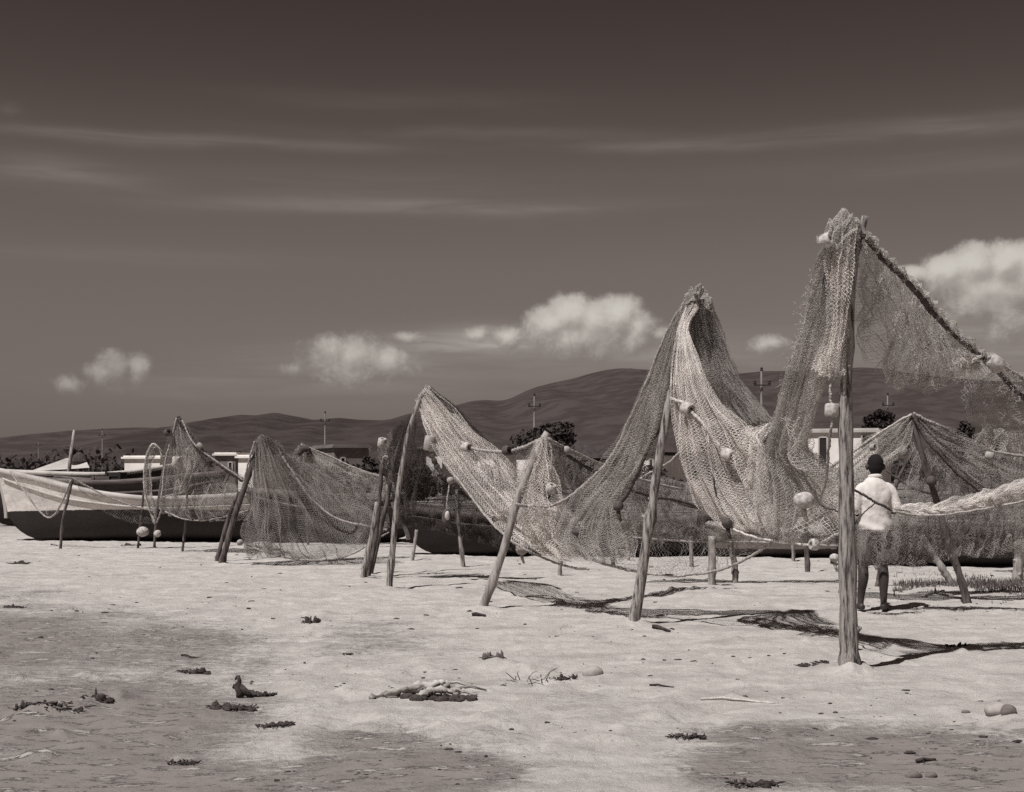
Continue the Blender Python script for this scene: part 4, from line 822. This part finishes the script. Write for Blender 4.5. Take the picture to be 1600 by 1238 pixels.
netting('netting', [[(1520,690,19.5),(1545,664,19.5),(1570,675,19.5),(1640,672,19.5)],[(1510,715,19.6),(1545,705,19.4),(1580,705,19.5),(1640,705,19.5)],[(1510,745,19.6),(1545,745,19.4),(1590,745,19.5),(1640,745,19.5)]], 0.027, 0.0027, 'twine', FR, full=1.6, pleat=0.16, freq=4, jit=0.30, layers=2, seed=64)

# net held by the man
J = net('fishing_net', 1403, 795, 14.6, 'wide net gathered in the hands of the man, sagging to the right edge')
netting('netting', [[(1396,788,14.6),(1450,788,14.6),(1520,772,14.5),(1570,756,14.4),(1650,726,14.3)],[(1398,795,14.5),(1450,797,14.5),(1520,784,14.4),(1570,772,14.3),(1650,748,14.2)],[(1404,806,14.55),(1455,806,14.5),(1520,800,14.45),(1570,794,14.4),(1650,780,14.3)]], 0.021, 0.0022, 'twine_light', J, full=1.5, vfull=1.7, pleat=0.035, freq=5, jit=0.2, layers=2, seed=71)
netting('netting', [[(1402,803,14.65),(1455,803,14.6),(1520,798,14.5),(1570,792,14.45),(1650,778,14.4)],[(1398,830,14.7),(1450,838,14.65),(1520,830,14.6),(1570,825,14.5),(1650,815,14.5)],[(1392,862,14.7),(1450,865,14.65),(1515,850,14.6),(1570,848,14.5),(1650,845,14.5)],[(1388,885,14.7),(1450,888,14.65),(1510,878,14.6),(1570,868,14.5),(1650,872,14.5)]], 0.025, 0.0019, 'twine_mid', J, full=1.5, pleat=0.14, freq=6, jit=0.26, layers=2, seed=72, ragged=0.25)
netting('netting', [[(1312,800,14.35),(1340,822,14.3),(1368,830,14.25),(1402,815,14.35)],[(1315,835,14.3),(1342,845,14.2),(1370,850,14.2),(1402,842,14.35)],[(1322,865,14.35),(1345,872,14.25),(1372,880,14.25),(1400,868,14.4)],[(1330,880,14.4),(1350,886,14.35),(1372,892,14.3),(1396,884,14.45)]], 0.022, 0.0019, 'twine_mid', J, full=1.7, pleat=0.07, freq=4, jit=0.26, layers=2, seed=73, ragged=0.2)
rope([(1310,758,14.3),(1340,770,14.36),(1366,784,14.36),(1393,797,14.42)], 0.014, 'rope_dark', J, seed=71)
rope([(1368,786,14.36),(1350,802,14.36),(1335,816,14.36)], 0.007, 'rope_dark', J, seed=72)
rope([(1395,800,14.5),(1455,806,14.45),(1520,798,14.38),(1570,790,14.33),(1650,772,14.2)], 0.012, 'rope', J, seed=73)

# low nets at the back
Ln = net('fishing_net', 1130, 768, 18, 'low nets strung in flat swags behind the second highest net')
netting('netting', [[(995,738,18),(1060,752,18),(1130,766,18),(1210,770,18),(1310,768,18)],[(985,770,18.1),(1060,785,18),(1130,797,18),(1210,800,18),(1310,800,18)],[(975,806,18.1),(1060,818,18),(1130,825,18),(1210,828,18),(1310,828,18)],[(970,838,18.1),(1060,843,18),(1130,846,18),(1210,848,18),(1310,852,18)]], 0.026, 0.0022, 'twine_mid', Ln, full=1.3, pleat=0.16, freq=5, jit=0.21, layers=3, seed=81)
rope([(970,745,17.8),(1037,777,17.7),(1100,796,17.7),(1160,800,17.7)], 0.022, 'rope_dark', Ln, seed=81)
rope([(972,839,17.9),(1060,844,17.9),(1130,847,17.9),(1210,849,17.9),(1310,853,17.9)], 0.014, 'rope', Ln, name='foot_rope', seed=82)
rope([(1000,748,18),(1045,722,18),(1065,705,18)], 0.014, 'rope', Ln, seed=83)
print('net strands', EDGES[0])

# ------------------------------------------------------------------ floats
GF = 'net floats'
def cork(px, py, Y, r, ln, axis, label, m='cork', bore=True):
    p = at(px, py, Y); o = MB(); k = 0.16*r; b = r*0.5; h = ln/2; z = (0, 0, 0)
    o.lathe(z, axis, [(r-k, -h), (r, -h+k), (r*1.03, 0), (r, h-k), (r-k, h)], 20)
    o.lathe(z, axis, [(b, -h+0.001), (r-k, -h)], 20); o.lathe(z, axis, [(r-k, h), (b, h-0.001)], 20); o.lathe(z, axis, [(b, h-0.001), (b*0.9, 0), (b, -h+0.001)], 20)
    q = o.build('float', M[m], smooth=True); q.location = p; return tag(q, label, 'float', GF)
def buoy(px, py, Y, r, label, m='cork', squash=(1, 1, 1), neck=True, seed=0):
    p = at(px, py, Y); o = MB(); o.ball((0, 0, 0), np.array(squash)*r, 18, 12, 0.05, seed)
    if neck: o.tube([(0, 0, -r*squash[2]*0.9), (0.01, 0, -r*squash[2]-0.05), (0.03, 0, -r*squash[2]-0.10)], [0.022, 0.018, 0.012], 6)
    q = o.build('float', M[m], smooth=True); q.location = p; return tag(q, label, 'float', GF)
cork(1555, 568, 10.95, 0.062, 0.13, (0.8, 0.1, -0.55), 'fat pale cork float threaded on the top rope near the right edge')
cork(1300, 641, 10.3, 0.055, 0.10, (0.05, 0, 1), 'pale cork float hanging on a line left of the thick front post')
cork(1291, 376, 10.1, 0.05, 0.08, (0.7, -0.6, 0.3), 'ring float caught in the top of the highest net')
buoy(1256, 782, 11.0, 0.088, 'large round pale float hanging left of the thick front post', squash=(1.0, 0.9, 0.8), seed=1)
cork(1272, 851, 11.75, 0.05, 0.07, (1, 0.3, -0.1), 'small white float on the line below the large round one')
buoy(1304, 872, 14.5, 0.055, 'small gourd-like float hanging close to the foot of the front post', squash=(1, 1, 0.85), seed=2)
cork(1074, 639, 13.0, 0.062, 0.11, (0.55, -0.78, -0.3), 'upper cork float with a dark end on the cone net rope')
cork(1138, 711, 12.65, 0.058, 0.12, (0.55, -0.78, -0.3), 'lower cork float at the end of the cone net rope', 'cork')
buoy(1137, 816, 12.85, 0.062, 'dark float at the bottom tip of the bright cone net', 'cork_dark', seed=3)
buoy(966, 791, 13.8, 0.055, 'dark float at the end of the dark rope, left of the tall leaning post', 'cork_dark', seed=4)
buoy(905, 831, 14.3, 0.07, 'dark float lying in the bottom fold between two nets', 'cork_dark', squash=(1.1, 1, 0.7), seed=5)
cork(729, 699, 15.5, 0.055, 0.10, (0.7, -0.7, -0.15), 'cork float at the left end of the rope tied to the short post', 'cork')
cork(792, 704, 15.15, 0.055, 0.08, (0.75, -0.65, 0.0), 'brown float in the middle of the rope left of the short post', 'cork_dark')
cork(861, 763, 14.65, 0.055, 0.09, (0.3, -0.4, 0.85), 'white cork float hanging in front of the bundled net')
buoy(885, 704, 15.1, 0.05, 'small grey float on the rope right of the short post', 'stone', neck=False, seed=6)
cork(671, 693, 17.0, 0.068, 0.19, (0.15, 0, 1), 'tall upright float jammed under the curled-tip post', 'stone')
buoy(704, 751, 18.4, 0.05, 'knobbly float on the dark rope below the tall upright float', 'stone', neck=False, seed=7)
buoy(698, 809, 18.4, 0.085, 'hanging oval float in a dark sling in front of the dark boat', 'cork_dark', squash=(0.8, 0.8, 1.5), seed=8)
buoy(699, 806, 18.3, 0.045, 'pale egg-shaped float inside the dark sling', 'cork', squash=(0.8, 0.8, 1.4), neck=False, seed=9)
buoy(815, 858, 16.2, 0.075, 'round grey float hanging behind the short pale post', 'stone', seed=10)
rope([(812,780,16.2),(814,820,16.2),(815,850,16.2)], 0.008, 'rope', E, name='float_line', seed=35)
buoy(1409, 707, 15.8, 0.075, 'round float hanging under the left fold of the net tent', 'stone', seed=11)
cork(1364, 699, 15.45, 0.04, 0.06, (0.6, -0.7, 0.1), 'dark float caught on the left fold of the net tent, over the man', 'stone')
cork(1546, 713, 15.2, 0.05, 0.09, (0.8, -0.4, -0.2), 'float on the right fold of the net tent', 'stone')
buoy(1455, 752, 15.2, 0.06, 'dark knot-like float lashed to the slanting pole of the net tent', 'cork_dark', neck=False, seed=12)
cork(262, 676, 24.8, 0.07, 0.10, (0.6, -0.6, 0.2), 'small dark float near the peak of the pointed left net', 'cork_dark')
cork(275, 722, 24.4, 0.07, 0.18, (0.1, -0.2, 1), 'oblong float in the pointed left net', 'cork')
cork(597, 692, 19.0, 0.06, 0.13, (0.2, -0.3, 1), 'white float at the top of the middle stake cluster', 'cork')
buoy(375, 848, 23, 0.055, 'round float lying near the foot of the slanting stakes', 'stone', neck=False, seed=13)
buoy(223, 831, 26, 0.11, 'pale round float on the sand before the middle of the big boat', 'cork', squash=(1.1, 1, 0.9), neck=False, seed=14)
buoy(246, 834, 26, 0.07, 'smaller pale float hanging next to the curved stick', 'cork', neck=False, seed=15)
cork(312, 697, 24.7, 0.05, 0.1, (0.7, -0.1, -0.7), 'small float on the dark upper rope of the pointed left net', 'stone')

# ------------------------------------------------------------------ the man
def man():
    Y = CAMH*F/(953-HOR); x = (1367-800)/F*Y
    root = empty('person', (x, Y, 0), R(4)); tag(root, 'man in a white shirt seen from behind, holding a gathered net', 'person')
    def grow(name, parts, mat, parent, voxel=0.012, it=4):
        m = MB()
        for kind, *a in parts:
            if kind == 't': m.tube(cr(np.array(a[0], float), np.linspace(0, 1, 6*len(a[0]))), cr(np.array(a[1], float), np.linspace(0, 1, 6*len(a[0]))), 14, up=a[2] if len(a) > 2 else None)
            else: m.ball(a[0], a[1], 16, 12)
        o = m.build(name, M[mat], parent, smooth=True, local=True)
        r = o.modifiers.new('r', 'REMESH'); r.mode = 'VOXEL'; r.voxel_size = voxel; r.use_smooth_shade = True
        s = o.modifiers.new('s', 'SMOOTH'); s.iterations = it; s.factor = 0.5
        dg = bpy.context.evaluated_depsgraph_get(); me = bpy.data.meshes.new_from_object(o.evaluated_get(dg)); o.modifiers.clear(); o.data = me
        me.polygons.foreach_set('use_smooth', [True]*len(me.polygons)); return o
    P = []
    # legs (hip, knee, calf, ankle)
    for hx, kx, ax, ay in ((-0.09, -0.125, -0.155, 0.02), (0.09, 0.095, 0.092, -0.02)):
        P.append(('t', [(hx, 0, 0.92), (hx*1.1, 0.01, 0.72), (kx, 0.02, 0.50), (kx+0.3*(ax-kx), -0.012, 0.36), (kx+0.7*(ax-kx), ay*0.7, 0.20), (ax, ay, 0.085), (ax, ay, 0.04)], [0.088, 0.080, 0.058, 0.058, 0.044, 0.036, 0.04], (1, 0, 0)))
        dxn = -0.30 if hx < 0 else 0.55
        d = np.array((math.sin(dxn), math.cos(dxn), 0)); h = np.array((ax, ay, 0.032))
        P.append(('t', [tuple(h-d*0.055), tuple(h), tuple(h+d*0.09), tuple(h+d*0.165), tuple(h+d*0.195-np.array((0, 0, 0.012)))], [(0.030, 0.028), (0.034, 0.036), (0.026, 0.042), (0.018, 0.044), (0.012, 0.03)], (0, 0, 1)))
        for k in range(5):
            sd = np.array((d[1], -d[0], 0))*(-0.036+0.018*k); t0 = h+d*0.155+sd; P.append(('t', [tuple(t0), tuple(t0+d*0.05-np.array((0, 0, 0.012)))], [0.011, 0.009]))
    P.append(('t', [(0, 0, 0.86), (0, 0, 0.96), (0, 0, 1.08), (0, 0, 1.24), (0, 0, 1.36), (0, 0.0, 1.43)], [(0.165, 0.11), (0.155, 0.105), (0.14, 0.095), (0.165, 0.11), (0.145, 0.10), (0.07, 0.07)], (1, 0, 0)))
    P.append(('t', [(0, 0, 1.40), (0.008, 0.015, 1.50), (0.012, 0.025, 1.56)], [0.060, 0.053, 0.058]))
    P.append(('b', (0.015, 0.03, 1.600), (0.078, 0.098, 0.105)))
    P.append(('b', (0.012, 0.085, 1.555), (0.055, 0.05, 0.055)))            # jaw and face, looking down to the net
    P.append(('b', (0.012, 0.128, 1.575), (0.013, 0.018, 0.02)))            # nose
    P.append(('b', (-0.080, 0.022, 1.570), (0.020, 0.024, 0.036))); P.append(('b', (0.108, 0.022, 1.570), (0.020, 0.024, 0.036)))
    arms = {1: [(0.150, 0, 1.325), (0.195, -0.015, 1.235), (0.222, -0.03, 1.125), (0.26, 0.09, 1.10), (0.285, 0.19, 1.10)],
            -1: [(-0.150, 0, 1.325), (-0.195, -0.01, 1.235), (-0.222, -0.02, 1.115), (-0.19, 0.11, 1.09), (-0.13, 0.22, 1.08)]}
    for sg, A_ in arms.items():
        P.append(('t', A_, [0.056, 0.047, 0.040, 0.034, 0.027], (0, 1, 0)))
        w = np.array(A_[-1]); d = np.array(A_[-1])-np.array(A_[-2]); d /= np.linalg.norm(d); s = np.cross(d, (0, 0, 1)); s /= np.linalg.norm(s)
        P.append(('t', [tuple(w), tuple(w+d*0.045), tuple(w+d*0.09)], [(0.022, 0.032), (0.022, 0.042), (0.018, 0.042)], (0, 0, 1)))
        for k, L in enumerate((0.070, 0.082, 0.078, 0.062)):
            b = w+d*0.085+s*(-0.032+0.021*k); P.append(('t', [tuple(b), tuple(b+d*L*0.45-np.array((0, 0, 0.008))), tuple(b+d*L*0.7-np.array((0, 0, 0.035))), tuple(b+d*L*0.45-np.array((0, 0, 0.055)))], [0.0100, 0.0098, 0.009, 0.008]))
        b = w+d*0.03-s*0.036*sg; P.append(('t', [tuple(b), tuple(b-s*0.018*sg+d*0.03-np.array((0, 0, 0.02))), tuple(b-s*0.008*sg+d*0.06-np.array((0, 0, 0.035)))], [0.014, 0.012, 0.010]))
    body = grow('body', P, 'skin', root, 0.0075, 3)
    # hair: close cap
    h = [('b', (0.015, 0.022, 1.612), (0.086, 0.106, 0.104)), ('b', (0.013, 0.004, 1.570), (0.080, 0.084, 0.085)), ('b', (0.010, -0.018, 1.520), (0.052, 0.045, 0.045))]
    grow('hair', h, 'hair', root, 0.008, 3)
    # shirt with short sleeves and collar
    S = [('t', [(0.0, 0, 0.875), (0, 0, 0.93), (0.0, 0, 1.02), (0, 0, 1.12), (0, 0, 1.23), (0, 0, 1.32), (0, 0.0, 1.39), (0.004, 0.004, 1.452)], [(0.192, 0.158), (0.186, 0.152), (0.174, 0.138), (0.176, 0.130), (0.188, 0.13), (0.182, 0.118), (0.130, 0.098), (0.072, 0.07)], (1, 0, 0))]
    for sg, A_ in arms.items():
        e = np.array(A_[2])
        S.append(('t', [tuple(np.array(A_[0])-np.array((sg*0.06, 0, -0.02))), A_[0], A_[1], tuple(e+np.array((0, 0.0, 0.02))), tuple(e+np.array((sg*0.006, 0.03, -0.012)))], [0.058, 0.064, 0.062, 0.060, 0.066], (0, 1, 0)))
    sh = grow('shirt', S, 'shirt', root, 0.010, 9)
    me = sh.data; co = np.empty(len(me.vertices)*3); me.vertices.foreach_get('co', co); co = co.reshape(-1, 3); no = np.empty(len(me.vertices)*3); me.vertices.foreach_get('normal', no); no = no.reshape(-1, 3)
    wr = 0.004+0.024*fbm(co[:, 0]*9+co[:, 2]*5+3, co[:, 2]*7-co[:, 0]*4+9, 3)+0.010*np.sin(co[:, 2]*38+co[:, 0]*22)*np.clip((1.05-co[:, 2])*5, 0, 1)
    me.vertices.foreach_set('co', (co+no*wr[:, None]).ravel()); me.update()
    cl = MB(); th = np.linspace(0, 2*math.pi, 25); cl.tube([(0.006+0.072*math.cos(a), 0.004+0.066*math.sin(a), 1.462-0.012*math.sin(a)) for a in th], 0.016, 8, flat=(1.4, 0.6)); cl.build('collar', M['shirt'], sh, smooth=True, local=True)
    T = [('t', [(0, 0, 0.97), (0, 0, 0.88), (0, 0, 0.80)], [(0.155, 0.108), (0.168, 0.118), (0.176, 0.125)], (1, 0, 0))]
    for hx, kx in ((-0.092, -0.118), (0.092, 0.096)): T.append(('t', [(hx, 0, 0.88), (hx*1.1, 0.005, 0.70), (kx, 0.015, 0.535)], [0.098, 0.096, 0.094], (1, 0, 0)))
    grow('shorts', T, 'shorts', root, 0.011, 4)
man()

# ------------------------------------------------------------------ things lying on the sand
def hgt(x, y):
    px = 800+F*x/y; py = HOR+CAMH*F/y; d = 0.0
    for cx, cy, rx, ry, am in DAMP: d = max(d, am*math.exp(-(((px-cx)/rx)**2+((py-cy)/ry)**2)**1.5*0.8))
    z = float(relief(np.array([x]), np.array([y]), d)[0])
    for bx, by, br, bh in BL:
        q = ((x-bx)**2+(y-by)**2)/br**2
        if q < 6: z += bh*math.exp(-q)*0.9
    return z
BL = bumps_list()
def lump(name, px, py, wpx, h, label, cat, m, seed, group=None, n=7, smallness=0.5, ragged=0.35):
    """a clump of weed or litter: several lumps and curled strips in one mass"""
    p = gp(px, py); W = wpx/F*p[1]; rg = np.random.default_rng(seed); o = MB()
    for k in range(n):
        dx = (rg.random()-0.5)*W; dyy = (rg.random()-0.5)*W*0.45; s = W*smallness*(0.15+0.22*rg.random())
        z = hgt(p[0]+dx, p[1]+dyy); o.ball((p[0]+dx, p[1]+dyy, z+h*0.1*rg.random()), (s, s*0.75, h*(0.25+0.5*rg.random())), 12, 9, ragged*1.5, seed*10+k)
    for k in range(n*4+6):
        dx = (rg.random()-0.5)*W*1.15; dyy = (rg.random()-0.5)*W*0.5; a = rg.random()*6.28; z = hgt(p[0]+dx, p[1]+dyy)+0.008; L = W*(0.08+0.2*rg.random())
        o.tube([(p[0]+dx, p[1]+dyy, z), (p[0]+dx+math.cos(a)*L*0.5, p[1]+dyy+math.sin(a)*L*0.5, z+h*0.22*rg.random()), (p[0]+dx+math.cos(a+0.6)*L, p[1]+dyy+math.sin(a+0.6)*L, z+0.01)], [0.004, 0.0055, 0.002], 4)
    q = o.build(name, M[m], smooth=True); origin_to(q, (p[0], p[1], hgt(p[0], p[1]))); return tag(q, label, cat, group)
GW = 'clumps of weed washed up on the sand'
lump('weed_clump', 305, 1050, 46, 0.05, 'dark weed strip lying above the upright stump', 'seaweed', 'weed', 1, GW, 8)
lump('weed_clump', 405, 1085, 44, 0.06, 'dark weed heap touching the upright stump', 'seaweed', 'weed', 2, GW, 8)
lump('weed_clump', 365, 1110, 64, 0.05, 'spread of dark weed just below the upright stump', 'seaweed', 'weed', 3, GW, 9)
lump('weed_clump', 428, 1137, 48, 0.035, 'thin weed patch lowest below the stump', 'seaweed', 'weed', 4, GW, 7)
lump('weed_clump', 155, 1100, 40, 0.07, 'dark weed lump on the sand ridge at the left', 'seaweed', 'weed', 5, GW, 6)
lump('weed_clump', 35, 1114, 24, 0.06, 'small weed lump at the left end of the sand ridge', 'seaweed', 'weed', 6, GW, 5)
lump('weed_clump', 90, 1112, 70, 0.03, 'thin weed line between the two lumps of the sand ridge', 'seaweed', 'weed', 16, GW, 6, 0.3)
lump('weed_clump', 30, 881, 32, 0.06, 'flat weed patch near the foot of the boat bow at the left edge', 'seaweed', 'weed', 7, GW, 6)
lump('weed_clump', 22, 951, 30, 0.04, 'dark oblong weed patch alone at the left edge', 'seaweed', 'weed', 8, GW, 6)
lump('weed_clump', 486, 972, 26, 0.08, 'dark lump of weed on the open sand left of the short pale post', 'seaweed', 'weed', 9, GW, 5)
lump('weed_clump', 1270, 1044, 44, 0.03, 'scatter of weed left of the foot of the thick front post', 'seaweed', 'weed', 10, GW, 7, 0.25)
lump('weed_clump', 1075, 1155, 46, 0.035, 'sparse weed on the damp sand at the bottom right of centre', 'seaweed', 'weed', 11, GW, 8, 0.25)
lump('weed_clump', 1180, 1232, 60, 0.05, 'weed heap at the bottom edge right of centre', 'seaweed', 'weed', 12, GW, 8, 0.3)
lump('weed_clump', 205, 853, 28, 0.06, 'weed at the foot of the short thin stick before the boat', 'seaweed', 'weed', 13, GW, 5)
lump('weed_clump', 285, 1192, 40, 0.02, 'speckled weed bits at the bottom left', 'seaweed', 'weed', 14, GW, 5, 0.2)
lump('weed_clump', 770, 1031, 36, 0.08, 'dry weed on the low sand scarp left of centre', 'seaweed', 'grass', 15, GW, 6, 0.4)
lump('weed_clump', 886, 1063, 30, 0.05, 'weed on the low sand scarp beside the pale stone', 'seaweed', 'weed', 17, GW, 6, 0.3)
lump('weed_clump', 545, 1022, 16, 0.02, 'small dark chip of weed on the mid sand', 'seaweed', 'weed', 18, GW, 3)
lump('weed_clump', 1495, 1012, 30, 0.04, 'weed on the sand inside the shadow at the right', 'seaweed', 'weed', 19, GW, 4, 0.3)
def stone(px, py, wpx, hf, label, m, seed):
    p = gp(px, py); W = wpx/F*p[1]/2; o = MB(); o.ball((0, 0, W*hf*0.5), (W, W*0.75, W*hf), 20, 14, 0.10, seed); q = o.build('stone', M[m], smooth=True); q.location = (p[0], p[1], hgt(p[0], p[1])-W*hf*0.25)
    return tag(q, label, 'stone', 'stones on the sand')
stone(926, 1055, 32, 0.75, 'pale rounded stone on the low sand scarp at the centre', 'stone', 1)
stone(1560, 1124, 44, 0.6, 'pale lump of sandstone at the lower right edge', 'stone', 2)
stone(1576, 1128, 26, 0.9, 'darker stone sunk next to the sandstone lump at the lower right', 'stone_dark', 3)
stone(1428, 1212, 26, 0.55, 'left one of the two dark stones at the bottom right', 'stone_dark', 4)
stone(1455, 1212, 18, 0.7, 'right one of the two dark stones at the bottom right', 'stone_dark', 5)
stone(1509, 1118, 14, 0.5, 'small dark stone left of the sandstone lump', 'stone_dark', 6)
def driftlog():
    root = empty('driftwood', gp(668, 1092)); tag(root, 'pale bleached driftwood with a dark broken underside lying in the middle foreground', 'driftwood')
    m = MB(); Yc = root.location.y
    def g(px, py, dz): p = gp(px, py); return (p[0], p[1], hgt(p[0], p[1])+dz)
    rg = np.random.default_rng(3)
    for a_, r_ in (([(580,1097,0.012),(612,1092,0.025),(648,1090,0.03),(680,1090,0.075),(700,1089,0.07),(716,1090,0.03)],0.026),([(600,1095,0.02),(640,1092,0.045),(672,1089,0.06),(690,1088,0.05)],0.020),([(650,1097,0.02),(672,1095,0.05),(692,1094,0.055),(716,1095,0.02)],0.018),([(664,1093,0.03),(686,1090,0.09),(706,1088,0.05)],0.016),([(690,1093,0.04),(715,1091,0.05),(745,1092,0.012)],0.013)):
        Q = cr(np.array([g(*q) for q in a_]), np.linspace(0, 1, 22)); rr = r_*(0.35+np.sin(np.linspace(0.25, 2.8, 22))**0.7*0.8)*(1+0.25*rg.normal(size=22)); m.tube(Q+rg.normal(size=Q.shape)*0.004, np.abs(rr), 9, rough=0.3, seed=int(r_*1e4))
    m.build('trunk', M['driftwood'], root, smooth=True)
    b = MB()
    b.tube([g(700, 1090, 0.05), g(735, 1084, 0.045), g(760, 1083, 0.01)], [0.012, 0.01, 0.006], 6, rough=0.1); b.build('branch', M['driftwood'], root, smooth=True)
    b = MB(); b.tube([g(690, 1086, 0.07), g(715, 1082, 0.08), g(745, 1086, 0.03)], [0.012, 0.009, 0.005], 6, rough=0.1); b.build('branch', M['driftwood'], root, smooth=True)
    k = MB(); rg = np.random.default_rng(9)
    for i in range(24):
        p = g(632+i*4.6, 1098-rg.random()*4, 0.006); k.ball(p, (0.03+0.02*rg.random(), 0.03, 0.010+0.02*rg.random()), 8, 6, 0.3, i)
    k.build('weed', M['weed'], root)
driftlog()
def stump():
    root = empty('driftwood_stump', gp(374, 1090)); tag(root, 'small dark forked stump of driftwood standing upright on the sand', 'driftwood')
    def g(px, py, Y=None): return at(px, py, root.location.y)
    m = MB(); m.tube([g(376, 1094), g(375, 1082), g(371, 1072), g(374, 1064), g(372, 1056)], [0.022, 0.026, 0.030, 0.014, 0.012], 8, rough=0.15, seed=1)
    m.tube([g(370, 1074), g(366, 1072), g(364, 1076)], [0.018, 0.016, 0.008], 7); m.tube([g(372, 1057), g(369, 1059), g(368, 1063)], [0.012, 0.009, 0.004], 6)
    m.build('stem', M['weed'], root, smooth=True)
    t = MB(); t.tube([g(375, 1072), g(385, 1082), g(395, 1092)], [0.024, 0.024, 0.012], 8, rough=0.15, seed=2); t.build('branch', M['weed'], root, smooth=True)
    t = MB(); t.tube([g(372, 1078), g(370, 1086), g(370, 1093)], [0.008, 0.006, 0.005], 6); t.build('branch', M['weed'], root, smooth=True)
stump()
def stick(px0, py0, px1, py1, r, label, m, group='thin sticks lying on the sand'):
    a = gp(px0, py0); b_ = gp(px1, py1); P = []
    for t in np.linspace(0, 1, 8):
        p = a*(1-t)+b_*t; P.append((p[0]+0.01*math.sin(9*t), p[1], hgt(p[0], p[1])+r*0.9+0.006*math.sin(5*t)))
    o = MB(); o.tube(P, [r*(1-0.4*t) for t in np.linspace(0, 1, 8)], 6); q = o.build('stick', M[m], smooth=True); origin_to(q, P[0]); tag(q, label, 'stick', group)
stick(1095, 1094, 1216, 1102, 0.009, 'pale straight cane lying on the sand right of centre', 'rope_light')
stick(1432, 1190, 1460, 1186, 0.012, 'short dark stick above the two dark stones', 'weed')
stick(1020, 983, 1046, 986, 0.022, 'short dark stick beside the tall leaning post', 'weed')
stick(738, 963, 758, 964, 0.02, 'dark stub of wood left of the foot of the short pale post', 'weed')
stick(1015, 1072, 1052, 1075, 0.008, 'thin brown twig on the sand below the tall leaning post', 'weed')
stick(283, 1022, 318, 1024, 0.007, 'thin twig on the damp sand above the upright stump', 'weed')
stick(1440, 935, 1475, 925, 0.014, 'bleached stick near the grass by the man', 'bark_pale')
def twigs(px, py, label, seed):
    p = gp(px, py); rg = np.random.default_rng(seed); o = MB()
    for k in range(16):
        a = rg.random()*6.28; e = 0.2+rg.random()*1.0; L = 0.05+0.10*rg.random(); z = hgt(p[0], p[1])
        d = np.array((math.cos(a)*math.cos(e), math.sin(a)*math.cos(e), math.sin(e))); b = np.array((p[0]+(rg.random()-0.5)*0.3, p[1]+(rg.random()-0.5)*0.2, z))
        o.tube([b, b+d*L*0.6, b+d*L+np.array((0.02, 0, -0.02))], [0.004, 0.003, 0.002], 4)
    q = o.build('dry_shrub', M['grass']); origin_to(q, p); tag(q, label, 'dry shrub', 'dry shrubs on the sand')
twigs(828, 1062, 'wiry dry shrub on the low sand scarp between the driftwood and the pale stone', 1)
def grass():
    rg = np.random.default_rng(4); n = 5200; V = []
    px = np.concatenate([1395+rg.random(4200)*240, 1200+rg.random(900)*140]); py = np.concatenate([914+rg.normal(size=4200)*6+(rg.random(4200)**2)*14, 922+rg.normal(size=900)*3])
    Y = CAMH*F/(py-HOR); X = (px-800)/F*Y; keep = fbm(X*1.4, Y*1.4, 3)+np.where(px > 1395, 0.10, -0.04) > 0
    X, Y = X[keep], Y[keep]; n = len(X); z = relief(X, Y, np.zeros(n))-0.01
    h = 0.025+0.07*rg.random(n); a = rg.random(n)*6.28; l = 0.6*h*rg.normal(size=n)
    B_ = np.stack([X, Y, z], -1); w = np.stack([np.cos(a), np.sin(a), 0*a], -1)*0.006; T = B_+np.stack([l*np.cos(a+1.3), l*np.sin(a+1.3), h], -1)
    VV = np.stack([B_-w, B_+w, T+w*0.3, T-w*0.3], 1).reshape(-1, 3)
    o = mesh_np('grass', VV, np.arange(len(VV)).reshape(-1, 4), M['grass']); tag(o, 'dry grass growing in a band on the sand at the right', 'grass', kind='stuff')
grass()
def litter():
    rg = np.random.default_rng(6); o = MB(); n = 800
    for k in range(n):
        py = 862+ (rg.random()**1.2)*375; px = -20+rg.random()*1640; p = gp(px, py)
        if fbm(np.array([p[0]*0.8]), np.array([p[1]*0.8]), 3)[0] < -0.04: continue
        s = (0.003+0.009*rg.random()**3)*(1+p[1]*0.04); z = hgt(p[0], p[1])
        o.ball((p[0], p[1], z+s*0.2), (s*(0.8+1.8*rg.random()), s, s*0.6), 6, 4, 0.4, k)
    q = o.build('beach_litter', M['weed']); tag(q, 'tiny dark chips of wood and weed scattered over the sand', 'litter', kind='stuff')
litter()
